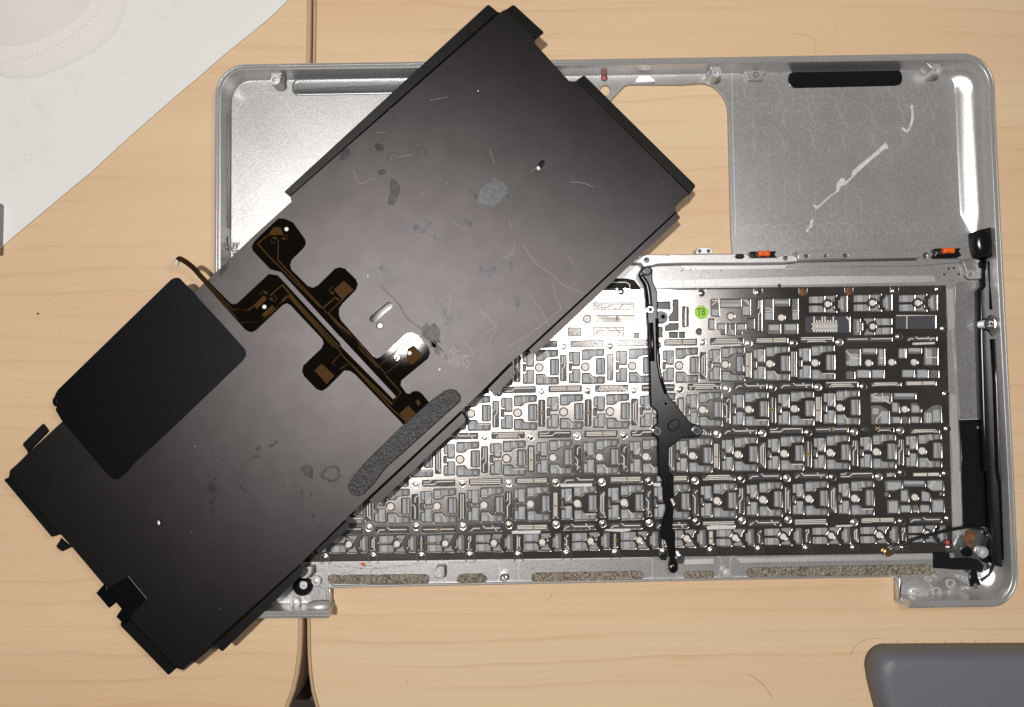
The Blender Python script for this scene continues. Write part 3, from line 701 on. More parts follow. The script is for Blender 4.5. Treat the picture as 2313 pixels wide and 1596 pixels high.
# bottom right: speaker end, foil and boss cluster
disc('foil_disc', *q1(2, 2, 2000, 545), [(9.8, 1.3), (9.8, 1.75), (9.5, 1.85)], mat('crinkled foil', (.55, .55, .55), .2, .95, var=.35, vscale=180, bump=1.0, bscale=140, bdist=.001), case, 40)
poly('rusty_tape', q(2, 2, [(1915, 405), (1975, 402), (1985, 430), (1972, 500), (1945, 520), (1925, 495), (1910, 440)]), 1.8, 2.1, 'rustfilm', case, rnd=3)
poly('black_bracket', q(2, 2, [(1705, 548), (1810, 543), (1816, 590), (1962, 588), (2010, 602), (2045, 640), (2030, 690), (1985, 668), (1860, 668), (1706, 656)]), 1.4, 2.5, 'blackmatte', case, bev=.2)
disc('black_screw', *q1(2, 2, 1935, 548), [(2.1, 1.4), (2.1, 3.0), (1.8, 3.25), (1.1, 3.25), (1.0, 2.9)], 'black', case)
boss(*q1(2, 2, 2040, 550), 3.4, 2.3, 1.3, 1.6, 'alu_br')
disc('black_screw', *q1(2, 2, 2062, 595), [(1.7, 1.4), (1.7, 2.9), (1.4, 3.1), (.9, 3.1), (.8, 2.8)], 'black', case)
poly('black_tape', q(2, 2, [(1945, 680), (1990, 665), (2030, 800), (2032, 820), (1975, 822), (1950, 780)]), 1.4, 2.3, 'blackgloss', case, bev=.2)
poly('crimp', q(2, 2, [(1975, 770), (1990, 755), (2005, 770), (2008, 810), (1990, 818), (1975, 805)]), 2.2, 3.0, 'keydark', case, bev=.3)
for a, b in ((2093, 698), (2038, 762)): disc('drilled_hole', *q1(2, 2, a, b), [(.55, 1.3), (.55, 1.5), (.4, 1.52)], 'ink', case, 10)
# hinge-side strip: lip, pockets, gaskets, bosses
lip = W([(748, 1322), (900, 1319), (1300, 1311), (1700, 1303), (2032, 1297), (2033, 1301.5), (1700, 1308.3), (1300, 1316.3), (900, 1324.4), (760, 1327.2), (748, 1327.5)], .0022)
me = curvemesh([lip], .0003, .0024, .0004); setmats(me, 'alu_rim'); put('hinge_lip', me, case)
def outline_step(pts, rnd, wd=.22, z=1.42):
    p = roundp(pts, rnd, 5); mb = MB(); ribbonD(mb, p + p[:1], wd, z, th=.00015); return mb.build('pocket_step', 'alu_br', case)
outline_step(q(1, 2, [(-110, 615), (638, 608), (640, 752), (-60, 770)]), 12)
outline_step(q(1, 2, [(705, 605), (1073, 600), (1073, 750), (705, 753)]), 14)
outline_step(q(1, 2, [(1200, 600), (2112, 585), (2110, 730), (1200, 748)]), 14)
outline_step(q(2, 2, [(-40, 578), (262, 573), (263, 712), (-40, 722)]), 14)
outline_step(q(2, 2, [(324, 572), (1690, 548), (1690, 700), (324, 714)]), 14)
poly('glue_band', q(2, 2, [(15, 600), (210, 592), (212, 625), (15, 632)]), 1.25, 1.36, 'alu_br', case)
poly('glue_band', q(2, 2, [(365, 590), (1700, 560), (1700, 595), (480, 618), (400, 622)]), 1.25, 1.36, 'alu_br', case)
def gasket(pts, label=None):
    """porous strip: sculpted bumpy top"""
    p = roundp(pts, 7, 4); zt = 2.3
    loopw = [Vector(a) for a in W(p, zt * MM)]
    return poly('gasket', p, 1.3, zt, 'gasket', case, bev=.25)
gasket(q(0, 2, [(2222, 708), (2250, 700)]) + q(1, 2, [(0, 705), (560, 697), (595, 710), (592, 762), (0, 768)]) + q(0, 2, [(2235, 768), (2220, 745)]))
gasket(q(1, 2, [(782, 725), (800, 697), (960, 692), (988, 722), (982, 752), (800, 758), (785, 748)]))
gasket(q(1, 2, [(1290, 700), (1310, 688), (2020, 675), (2052, 692), (2050, 728), (2020, 738), (1310, 752), (1292, 742)]))
gasket(q(2, 2, [(15, 688), (30, 680), (195, 675), (218, 688), (216, 722), (30, 732), (16, 722)]))
gasket(q(2, 2, [(436, 662), (470, 655), (1670, 632), (1720, 660), (1712, 700), (470, 718), (440, 712)]))
# bosses on the hinge strip
poly('boss_block', q(1, 2, [(640, 655), (655, 640), (700, 645), (702, 705), (690, 728), (635, 725)]), 1.2, 5.5, 'alu', case, bev=.4); boss(*q1(1, 2, 660, 693), 5.9, 1.5, .9, 3)
poly('boss_block', q(1, 2, [(1080, 700), (1095, 690), (1132, 692), (1133, 725), (1090, 740), (1075, 735)]), 1.2, 2.0, 'alu', case, bev=.2); boss(*q1(1, 2, 1105, 720), 4.2, 1.7, 1.0, 1.3, 'shine')
boss(*q1(2, 2, 297, 686), 3.2, 1.9, 1.1, 1.2)
# left foot
Z4 = lambda pts: [(570.8 + a / 8.079, 1227.3 + b / 8.079) for a, b in pts]
Z3 = lambda pts: [(1997.9 + a / 7.318, 1170.2 + b / 7.318) for a, b in pts]
poly('boss_block', Z4([(870, 470), (930, 420), (1080, 420), (1090, 540), (1000, 640), (850, 640)]), 1.2, 6.0, 'alu', case, bev=.5); boss(*Z4([(935, 570)])[0], 6.4, 1.5, .85, 4)
for a, b in ((1155, 680), (775, 1075)): boss(*Z4([(a, b)])[0], 3.2, 2.0, 1.35, 1.2)
mic = disc('microphone_boot', *Z4([(890, 800)])[0], [(3.9, 1.3), (3.8, 3.4), (3.2, 4.2), (2.2, 4.5)], 'black', case, 26)
mb = MB(); g = P(*Z4([(925, 765)])[0], .0047); mb.lathe([(.0016, .0042), (.0016, .0046), (.0014, .0047)], 20, (g.x, g.y), 0)
for i in range(7):
    a = 6.28 * i / 6; r = 0 if i == 6 else .0007; mb.lathe([(.00022, .0047), (.00022, .00475)], 8, (g.x + r * math.cos(a), g.y + r * math.sin(a)), 1)
mb.build('microphone_grille', ['alu_br', 'ink'], mic)
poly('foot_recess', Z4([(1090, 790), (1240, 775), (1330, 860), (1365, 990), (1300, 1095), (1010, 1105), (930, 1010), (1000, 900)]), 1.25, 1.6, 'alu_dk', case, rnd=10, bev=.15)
mb = MB(); a = P(*Z4([(1005, 1160)])[0], .0052); b = P(*Z4([(1410, 1150)])[0], .0052); mb.tube([a + (b - a) * k for k in (0, .015, .05, .5, 1)], [.0008, .0016, .0022, .0023, .0023], 16); mb.build('hinge_barrel', 'alu_br', case, True)
poly('hinge_end', Z4([(1370, 820), (1420, 810), (1415, 1280), (1320, 1360), (1310, 1250), (1400, 1190)]), .3, 4.0, 'alu_rim', case, bev=.5)
poly('foot_ledge', Z4([(220, 1240), (1300, 1220), (1305, 1265), (180, 1290)]), 1.2, 8.4, 'alu_br', case, bev=.3)
# right foot
poly('hinge_end', Z3([(235, 985), (290, 985), (305, 1040), (270, 1110), (262, 1230), (290, 1340), (335, 1420), (390, 1410), (432, 1365), (458, 1420), (440, 1492), (340, 1450), (240, 1400)]), .3, 4.5, 'alu_rim', case, bev=.5)
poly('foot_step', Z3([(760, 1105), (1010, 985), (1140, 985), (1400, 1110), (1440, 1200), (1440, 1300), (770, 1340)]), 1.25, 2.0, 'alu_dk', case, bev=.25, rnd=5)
for a, b, r in ((1105, 1080, 2.0), (870, 1210, 2.0), (1350, 1195, 2.0), (740, 1010, 1.4), (850, 968, .8), (1225, 960, .8), (1345, 1000, 1.3)): boss(*Z3([(a, b)])[0], 2.7 if r > 1.5 else 2.0, r, r * .62, 1.2)
mb = MB(); pts = Z3([(300, 1130), (420, 1050), (560, 1040), (680, 1090), (740, 1180), (745, 1330), (560, 1350), (300, 1290)])
ww = [Vector(p) for p in W(roundp(pts, 8, 4), .0014)]; 
a = sum(ww[i - 1].x * ww[i].y - ww[i].x * ww[i - 1].y for i in range(len(ww)))
if a < 0: ww.reverse()
v, f = loft(ww, [(0, .00125), (.0003, .0022), (.0012, .0033), (.0025, .0041), (.0040, .0044)], True, True)
autosmooth(put('hinge_hump', pymesh(v, f, 'alu_br'), case), 60)
poly('foot_ledge', Z3([(460, 1375), (760, 1345), (1500, 1310), (1700, 1330), (1690, 1375), (470, 1405)]), 1.2, 7.6, 'alu_rim', case, bev=.3)

# ---------------------------------------------------------------- keyboard
PZ = 3.3
holes = []; domes = []; screws = []; rivets = []; hslots = []; keyspots = []; fspots = []; widespots = []
def rel(c, pts, s=1.0): return [(c[0] + x * s, c[1] + y * s - x * s * .017) for x, y in pts]
def mir(pts): return [(x, -y) for x, y in pts][::-1]
UL = [(-35.9, -33), (-12.4, -33.5), (-12.6, -3), (-28.0, -3), (-28.0, -13), (-35.9, -13)]
LL = [(-28, 5.6), (-12, 5.6), (-12, 35), (-35.9, 35.5), (-35.9, 14), (-28, 14)]
UR = [(-7, -38.4), (42.6, -38.6), (42, -25.4), (16.7, -23.5), (10, -16), (-7, -16)]
LR = [(-7, 15), (11, 15), (16.7, 23.5), (43.6, 23), (43.2, 37.8), (-6.8, 38)]
RB = [(25.4, -18.4), (43.6, -18.4), (43.6, 17.3), (25.4, 17.3)]
SS = [(-36.5, -8), (-31, -8), (-31, 8), (-36.5, 8)]
VS = [(-55.7, -27), (-43.2, -27), (-43.2, 31), (-55.7, 31)]
HS = [(-32.5, -58.4), (40, -58.4), (40, -46), (-32.5, -46)]
def alphakey(c, hs=True, vs=True, below=False):
    for h in (UL, LL, UR, LR, RB, SS): holes.append(roundp(rel(c, h), 2.2, 2))
    domes.append((c, 7.9)); holes.append(circ(c[0], c[1], 9.0, 16)); keyspots.append(c)
    if vs: s = rel(c, VS); holes.append(roundp(s, 2, 2)); hslots.append(s)
    if hs: s = rel(c, HS); holes.append(roundp(s, 2, 2)); hslots.append(s)
    if below: s = rel(c, [(x, y + 105) for x, y in HS]); holes.append(roundp(s, 2, 2)); hslots.append(s)
def row(vis, xmin, pitch=105.3):
    pts = list(vis); x, y = pts[0]
    while x - pitch > xmin: x -= pitch; y += pitch * .0165; pts.insert(0, (x, y))
    return pts
rowB = row([(1218, 829.7), (1322, 828), (1428, 826), (1534, 825), (1638, 822.7), (1738.5, 821), (1841, 819)], 720)
rowC = row([(1064, 933.7), (1169, 932), (1273, 930), (1378, 929), (1483, 927.5), (1587, 925), (1691, 924), (1794, 922.7), (1897, 920.5)], 720)
rowD = row([(1039, 1037), (1144, 1035), (1249, 1033), (1354, 1032), (1459, 1031), (1564, 1028.7), (1667, 1026), (1771, 1024), (1875, 1022), (1979.5, 1020), (2083, 1018)], 720)
rowE = row([(882, 1144), (987, 1143), (1093, 1140.5), (1198, 1138), (1304, 1136.5), (1409.6, 1134.7), (1514, 1133), (1619.5, 1130.7), (1723, 1128), (1827, 1126), (1930.5, 1125)], 720)
rowF = [(679, 1231), (788, 1229), (896.6, 1228), (1005.6, 1227), (1115.6, 1225.7), (1224.6, 1224), (1334, 1221.7), (1444, 1219.7), (1551, 1215.7), (1660.5, 1214), (1769, 1211.7), (1877.6, 1209.7), (1986, 1208), (2094.5, 1205.7)]
for k, rw in enumerate((rowB, rowC, rowD, rowE)):
    for i, c in enumerate(rw):
        alphakey(c, hs=not (k == 2 and i == len(rw) - 1) , vs=True, below=(k == 3))
# fasteners between rows (D frame) - screw 's' or rivet 'r'
def fast(zone, lst):
    for kind, a, b in lst:
        (screws if kind == 's' else rivets).append(q1(zone[0], zone[1], a, b))
fast((1, 1), [('r', 1510, 752), ('s', 1823, 748), ('s', 2150, 742), ('r', 1360, 1057), ('s', 1672, 1053), ('r', 1988, 1050), ('s', 2300, 1043), ('r', 973, 1370), ('s', 1287, 1365), ('r', 1600, 1360), ('s', 1917, 1355), ('s', 1050, 1066)])
fast((2, 1), [('r', 140, 722), ('r', 452, 730), ('s', 757, 727), ('r', 1067, 722), ('s', 1473, 683), ('r', 305, 1038), ('s', 615, 1030), ('r', 923, 1027), ('s', 1230, 1022), ('r', 238, 1345), ('r', 545, 1340), ('s', 857, 1335), ('r', 1167, 1330), ('r', 1480, 1322)])
fast((1, 2), [('r', 505, 90), ('s', 822, 85), ('r', 1137, 82), ('s', 1455, 78), ('r', 1768, 75), ('s', 2087, 68), ('r', 187, 385), ('s', 507, 378), ('r', 825, 375), ('s', 1138, 367), ('r', 1458, 362), ('s', 1775, 358), ('r', 2090, 352)])
fast((2, 2), [('r', 88, 65), ('s', 402, 55), ('r', 712, 48), ('s', 1022, 43), ('r', 1335, 40), ('s', 1490, 12), ('s', 97, 342), ('r', 407, 335), ('r', 720, 330), ('r', 1168, 348), ('s', 1490, 343)])
for rw in (rowB, rowC, rowD, rowE):          # under the panel the pattern goes on
    for i, c in enumerate(rw):
        p = (c[0] - 49.5, c[1] - 47)
        if all((p[0] - s[0]) ** 2 + (p[1] - s[1]) ** 2 > 900 for s in screws + rivets) and p[0] < 1100: (screws if i % 2 else rivets).append(p)
FUL = [(-42, -18), (-7.6, -18.5), (-8, -9), (-12.4, -2.6), (-42, -2.6)]
FUR = [(-3.4, -19), (19.8, -19.8), (18.5, -14.8), (14.8, -12.4), (13, -4), (10.8, -4), (7, -10.4), (-3, -12.8)]
FR = [(29, -18.5), (43, -18.5), (43, 18.5), (29, 18.5), (29, 9), (24, 9), (24, -9), (29, -9)]
FS = [(50, -16), (60, -16), (60, 14), (50, 14)]
def halfkey(c, slot=True, flip=False):
    g = (lambda pts: [(-x, y) for x, y in pts][::-1]) if flip else (lambda pts: pts)
    for h in (FUL, mir(FUL), FUR, mir(FUR), FR): holes.append(roundp(rel(c, g(h)), 1.6, 2))
    holes.append(circ(c[0], c[1], 7.6, 14)); domes.append((c, 6.8)); fspots.append((c, flip))
    if slot: s = rel(c, FS); holes.append(roundp(s, 1.5, 2)); hslots.append(s)
for i, c in enumerate(rowF): halfkey(c, i < len(rowF) - 1)
for c in (q1(2, 1, 985, 463), q1(2, 1, 1288, 455), q1(2, 1, 1596, 455)): halfkey(c, False)
halfkey(q1(2, 1, 1290, 615), False, True)
def rects(zone, lst, kind='hole'):
    for a in lst:
        p = q(zone[0], zone[1], rect(*a) if len(a) == 4 and not isinstance(a[0], tuple) else a); holes.append(roundp(p, 1.8, 2))
        if kind == 'slot': hslots.append(p)
def domeat(zone, a, b, r=8.2): c = q1(zone[0], zone[1], a, b); holes.append(circ(c[0], c[1], r, 14)); domes.append((c, r - 1.0)); return c
# bottom-row region: windows and connector slots
rects((1, 1), [(1707, 455, 1985, 500), (1727, 540, 1985, 583), (1540, 625, 1625, 678), (1710, 620, 1915, 674)], 'slot')
domeat((1, 1), 1667, 563, 9); rects((1, 1), [(1985, 660, 2015, 690)])
rects((2, 1), [(2, 482, 22, 618), (26, 486, 42, 612)])
Z1 = lambda pts: [(1312.9 + a / 5.948, 570.8 + b / 5.948) for a, b in pts]
for p in ([(1033, 660), (1195, 660), (1195, 755), (1033, 745)], [(1235, 632), (1303, 632), (1305, 910), (1180, 910), (1180, 860), (1235, 790)], [(1130, 990), (1190, 950), (1305, 950), (1305, 1030), (1130, 1045)], [(1180, 1065), (1295, 1065), (1295, 1135), (1180, 1135)], [(1320, 1065), (1390, 1065), (1390, 1135), (1320, 1135)], [(1045, 1000), (1090, 1000), (1090, 1130), (1045, 1130)]):
    holes.append(roundp(Z1(p), 1.5, 2))
c_ = Z1([(1582, 1057)])[0]; holes.append(circ(*c_, 6.5, 12))
rects((2, 1), [[(195, 432), (243, 432), (246, 505), (250, 545), (197, 545)], (256, 430, 395, 486), [(408, 430), (458, 430), (458, 540), (405, 540)], (178, 565, 218, 635), [(238, 597), (290, 597), (290, 668), (264, 668), (264, 636), (238, 634)], (305, 597, 355, 672), [(370, 597), (425, 597), (425, 636), (402, 640), (402, 668), (370, 668)], (442, 563, 484, 633)])
k1 = domeat((2, 1), 328, 547)
rects((2, 1), [(558, 428, 612, 572), (622, 425, 722, 478), (746, 425, 782, 570), (582, 597, 662, 665), (690, 595, 778, 665)]); k2 = domeat((2, 1), 670, 555)
rects((2, 1), [(508, 434, 536, 648)], 'slot')
rects((2, 1), [(834, 546, 1134, 656), (1448, 537, 1715, 630)])
rects((2, 1), [(806, 695, 1018, 727), (1115, 687, 1420, 717), (1522, 683, 1722, 713)] if False else [(1115, 687, 1420, 717), (1522, 683, 1722, 713)], 'slot')
# wide keys on the right
rects((2, 1), [[(1108, 768), (1203, 766), (1203, 880), (1112, 882)], (1221, 762, 1312, 804), [(1328, 764), (1368, 764), (1368, 880), (1325, 880)], (1112, 918, 1165, 970), (1182, 910, 1268, 962), (1285, 908, 1365, 966)]); w1 = domeat((2, 1), 1262, 862)
domeat((2, 1), 1418, 857)
rects((2, 1), [(1467, 762, 1513, 830), (1530, 760, 1618, 800), (1640, 757, 1730, 878), (1490, 908, 1570, 960), (1590, 905, 1664, 965), (1682, 910, 1735, 963)]); w2 = domeat((2, 1), 1570, 857)
rects((2, 1), [[(1275, 1067), (1415, 1064), (1415, 1140), (1380, 1128), (1278, 1130)], (1434, 1066, 1580, 1108), [(1600, 1062), (1740, 1058), (1742, 1125), (1640, 1135), (1602, 1160)], [(1280, 1150), (1350, 1150), (1400, 1185), (1400, 1275), (1284, 1277)], [(1420, 1128), (1462, 1128), (1470, 1200), (1422, 1196)], [(1552, 1136), (1592, 1132), (1620, 1180), (1612, 1200), (1552, 1200)], [(1650, 1190), (1700, 1150), (1750, 1145), (1755, 1268), (1638, 1270), (1638, 1200)], (1416, 1226, 1480, 1270), (1490, 1226, 1536, 1270), (1550, 1224, 1616, 1268)]); w3 = domeat((2, 1), 1507, 1176)
rects((2, 1), [(1278, 992, 1480, 1020), (1512, 986, 1718, 1016), (1310, 1295, 1430, 1328), (1545, 1310, 1740, 1338)], 'slot')
rects((2, 2), [[(1372, 66), (1488, 62), (1488, 112), (1440, 135), (1378, 132)], (1500, 63, 1645, 104), [(1660, 62), (1768, 58), (1770, 132), (1700, 135), (1662, 108)], [(1390, 198), (1464, 194), (1466, 284), (1392, 286)], [(1480, 128), (1530, 122), (1534, 206), (1482, 206)], [(1622, 128), (1680, 150), (1680, 204), (1622, 204)], [(1692, 192), (1772, 188), (1774, 278), (1692, 280)], (1478, 230, 1550, 280), (1563, 230, 1598, 280), (1612, 228, 1678, 278), (1372, 142, 1402, 172), (1742, 138, 1770, 166)]); w4 = domeat((2, 2), 1575, 176)
rects((2, 2), [(1385, 10, 1440, 38), (1560, 10, 1745, 36), (1215, 315, 1440, 350), (1540, 312, 1755, 348)], 'slot')
# drop holes that collide with another or with a fastener
def bbox(h): xs = [p[0] for p in h]; ys = [p[1] for p in h]; return min(xs), min(ys), max(xs), max(ys)
keep = []; kb = []
for h in reversed(holes):        # special windows were added last and win
    b_ = bbox(h)
    if any(b_[0] < o_[2] + .6 and b_[2] > o_[0] - .6 and b_[1] < o_[3] + .6 and b_[3] > o_[1] - .6 for o_ in kb):
        # tight test: any vertex inside the other's shrunken polygon
        clash = False
        for h2, o_ in zip(keep, kb):
            if b_[0] < o_[2] + .6 and b_[2] > o_[0] - .6 and b_[1] < o_[3] + .6 and b_[3] > o_[1] - .6:
                def inside(p, poly_):
                    r = False; j = len(poly_) - 1
                    for i in range(len(poly_)):
                        if (poly_[i][1] > p[1]) != (poly_[j][1] > p[1]) and p[0] < (poly_[j][0] - poly_[i][0]) * (p[1] - poly_[i][1]) / (poly_[j][1] - poly_[i][1]) + poly_[i][0]: r = not r
                        j = i
                    return r
                if any(inside(p, h2) for p in h) or any(inside(p, h) for p in h2): clash = True; break
        if clash: continue
    keep.append(h); kb.append(b_)
print('holes', len(holes), 'kept', len(keep))
plate_out = [(640, 664), (1000, 660), (1390, 654), (1392, 650), (1447, 649)] + [(1541, 653), (1711, 650), (2000, 646.5), (2128, 645), (2134, 660), (2139, 900), (2147, 1090), (2150, 1240), (2146, 1246), (2000, 1248.5), (1600, 1255), (1200, 1261.5), (771, 1266.5), (640, 1268.5)]
# notches at the border screws
border = q(1, 2, [(-110, 588), (215, 580), (543, 577), (872, 572), (1200, 570), (1530, 560), (1860, 555), (2185, 548)]) + q(2, 2, [(198, 540), (523, 530), (847, 525), (1168, 522), (1500, 520), (1815, 518)]) + q(1, 1, [(1895, 378)]) + q(2, 1, [(130, 388), (515, 383), (820, 380), (1130, 375), (1440, 372), (1738, 360), (1775, 628), (1790, 1072), (1800, 1310)]) + q(2, 2, [(1787, 18), (1805, 322)])
kz = [h for h in keep]
loops = [W(plate_out, PZ * MM)] + [W(h, PZ * MM) for h in kz]
me = curvemesh(loops, (PZ - .65) * MM, PZ * MM, .00029, 2); setmats(me, 'plate')
kb_o = put('keyboard_plate', me, case)
kb_o['label'] = 'perforated steel keyboard plate'
poly('keyboard_deck', [(632, 662), (1390, 652), (2136, 644), (2152, 1248), (640, 1270)], 1.25, 1.42, 'deck', kb_o)
poly('membrane_film', [(640, 668), (1392, 656), (2126, 648), (2146, 1242), (644, 1264)], 2.60, 2.62, 'film', kb_o)
# domes: beige contact discs
def shared(prof, mats, n=14, smooth=True, extra=None):
    mb = MB(); mb.lathe([(r * MM, z * MM) for r, z in prof], n)
    if extra: extra(mb)
    return mb.mesh(mats, False)
dm = {}
for (c, r) in domes:
    k = round(r, 1)
    if k not in dm: dm[k] = shared([(r * .18, 2.5), (r * .18, 2.72), (r * .17, 2.76)], 'dome', 16)
    g = P(*c, 2.76 * MM); put('contact_disc', dm[k], kb_o, (g.x, g.y, 0))
def cross(mb, z, r=.62, wd=.24):
    for a in (.4, .4 + math.pi / 2):
        dx, dy = math.cos(a), math.sin(a); pts = [(dx * s * r * MM - dy * t_ * wd / 2 * MM, dy * s * r * MM + dx * t_ * wd / 2 * MM) for s, t_ in ((-1, -1), (1, -1), (1, 1), (-1, 1))]
        mb.prism(pts, (z - .2) * MM, z * MM, 1)
sm = shared([(1.62, 3.2), (1.62, 3.36), (1.5, 3.42), (1.36, 3.38), (1.22, 3.34), (1.18, 3.6), (1.05, 3.72), (.62, 3.80), (.3, 3.82)], ['steel', 'recess'], 18, extra=lambda mb: cross(mb, 3.84))
rm = shared([(1.62, 3.2), (1.62, 3.36), (1.5, 3.42), (1.32, 3.36), (1.22, 3.31), (1.0, 3.32), (.92, 3.55), (.74, 3.66), (.3, 3.69)], ['rivet', 'recess'], 18)
bm_ = shared([(1.5, 3.0), (1.5, 3.35), (1.3, 3.4), (1.12, 3.4), (1.06, 3.7), (.9, 3.84), (.5, 3.9)], ['steel', 'recess'], 18, extra=lambda mb: cross(mb, 3.92))
rs = shared([(1.5, 3.0), (1.5, 3.35), (1.3, 3.4), (1.12, 3.4), (1.06, 3.7), (.9, 3.84), (.5, 3.9)], ['rust', 'recess'], 18, extra=lambda mb: cross(mb, 3.92))
for m_ in (sm, rm, bm_, rs): m_.polygons.foreach_set('use_smooth', [True] * len(m_.polygons))
# side screws' washer slot: keep screws clear of holes
for c in screws: g = P(*c, .0036); put('screw', sm, kb_o, (g.x, g.y, 0), random.uniform(0, 1.5))
for c in rivets: g = P(*c, .0036); put('rivet', rm, kb_o, (g.x, g.y, 0))
for i, c in enumerate(border):
    g = P(*c, .0037); rusty = c in (border[16 + 1], border[16 + 2]) or i in (17, 18)
    put('screw', rs if rusty else bm_, kb_o, (g.x, g.y, 0), random.uniform(0, 1.5))
dot(*q1(2, 2, 1797, 483), 3.5, kb_o)
disc('weld_blob', *q1(2, 1, 1247, 1315), [(1.9, 3.2), (1.7, 3.5), (.9, 3.65)], 'shine', kb_o, 16, True, .62)
# U-shaped tabs round the border screws
for i, c in enumerate(border[:20]):
    mb = MB()
    up = -1 if i < 14 else 1
    pts = [(c[0] - 9.5, c[1] - up * 14), (c[0] - 9.5, c[1])] + [(c[0] - 9.5 * math.cos(a), c[1] + up * 9.5 * math.sin(a)) for a in [.5 * k for k in range(1, 6)]] + [(c[0] + 9.5, c[1]), (c[0] + 9.5, c[1] - up * 14)]
    ribbonD(mb, pts, .28, 3.38, th=.00012); mb.build('screw_tab', 'shine', kb_o)

# membrane strips with printed conductors in each slot
def strip(pts):
    x0, y0, x1, y1 = bbox(pts); mb = MB(); sk = lambda x, y: P(x, y, 2.75 * MM).xy
    ww = W(pts, 2.66 * MM); mb.prism(ww[::-1], 2.62 * MM, 2.66 * MM, 0)
    hor = (x1 - x0) > (y1 - y0); L_ = (x1 - x0) if hor else (y1 - y0); H_ = (y1 - y0) if hor else (x1 - x0)
    if L_ < 14: return mb
    kind = random.random(); nl = max(1, int(H_ / 4.4)); 
    def line(a, mi=1, wd=2.0):
        pl_ = [((x0 + s * (x1 - x0), y0 + t_ * (y1 - y0) - (s * .017 * (x1 - x0))) if hor else (x0 + t_ * (x1 - x0), y0 + s * (y1 - y0))) for s, t_ in a]
        mb.ribbon([sk(*p) for p in pl_], wd * .18 * MM, 2.72 * MM, mi)
    e = H_ / L_
    if kind < .3:
        for i in range(nl):
            t0 = (i + .7) / (nl + .4); s0 = .05 + .08 * i; line([(s0, .98), (s0 + e * (1 - t0) * .9, t0), (1 - s0 - e * (1 - t0) * .9, t0), (1 - s0, .98)] if random.random() < .6 else [(.02, t0), (.98, t0)])
    elif kind < .55:
        a = random.uniform(.25, .6); line([(.02, .75), (a, .75), (a + e * .5, .3), (.98, .3)]); 
        if nl > 1: line([(.02, .35), (a - .15, .35), (a - .15 + e * .3, .05)])
    elif kind < .75:
        a = random.uniform(.2, .45); line([(a, .02), (a + e * .5, .5), (.95, .5)]); line([(.04, .95), (.04 + e * .45, .5), (a * .8, .5)])
        if random.random() < .6: line([(.7, .05), (.7 + e * .8, .95)])
    elif kind < .9:
        for i in range(3): line([(.04, .25 + .25 * i), (.96, .25 + .25 * i)])
        line([(.55, .05), (.55, .95)], 2, 2.6)
    else:
        line([(.02, .5), (.45, .5)]); line([(.55, .5), (.98, .5)]); line([(.45, .2), (.45, .8)], 2, 3); line([(.55, .2), (.55, .8)], 2, 3)
    return mb
for s in hslots: strip(s).build('membrane_strip', ['slot', 'trace', 'amber'], kb_o)
def tracepath(name, polys, wd=2.0, m=('trace',)):
    mb = MB()
    for p in polys: mb.ribbon([P(x, y, 2.72 * MM).xy for x, y in p], wd * .18 * MM, 2.72 * MM)
    return mb.build(name, list(m), kb_o)
# connector ribbon window and dark window of the bottom row
poly('dark_window', q(2, 1, rect(834, 546, 1134, 656)), 2.5, 2.66, 'slot', kb_o)
poly('dark_window', q(2, 1, rect(1448, 537, 1715, 630)), 2.5, 2.66, 'slot', kb_o)
poly('connector_body', q(2, 1, rect(880, 588, 1052, 648)), 2.62, 2.70, 'key2', kb_o, rnd=3)
tracepath('ribbon_lines', [q(2, 1, [(893 + i * 18.5, 548 if i in (0, 3, 4, 7) else 572), (893 + i * 18.5, 652)]) for i in range(9)] + [q(2, 1, [(1110, 546), (1134, 575)])], 3.2)
tracepath('ribbon_lines', [q(2, 1, [(875, 598), (1048, 596)]), q(2, 1, [(875, 628), (1048, 626)]), q(2, 1, [(1521, 540), (1521, 632)]), q(2, 1, [(1450, 541), (1715, 537)])], 2.2)
# diagonal conductor fans seen in the left windows
tracepath('ribbon_lines', [q(1, 1, [(1715 + i * 22, 460), (1750 + i * 22 if i < 6 else 1750 + i * 22, 498)]) for i in range(6)] + [q(1, 1, [(1880 + i * 24, 498), (1915 + i * 24, 460)]) for i in range(4)] + [q(1, 1, [(1850, 492), (1880, 492), (1905, 470)])], 1.8)
tracepath('ribbon_lines', [q(1, 1, [(1745 + i * 16, 545), (1790 + i * 12, 580 - i * 8), (1900 - i * 4, 580 - i * 8)]) for i in range(4)] + [q(1, 1, [(1720, 628 + i * 15), (1910, 626 + i * 15)]) for i in range(3)], 1.8)
# mirrored print in one slot
g = P(1391, 882, 2.8 * MM); put('membrane_print', textmesh('080705R', .0042, 'trace', True), kb_o, g)
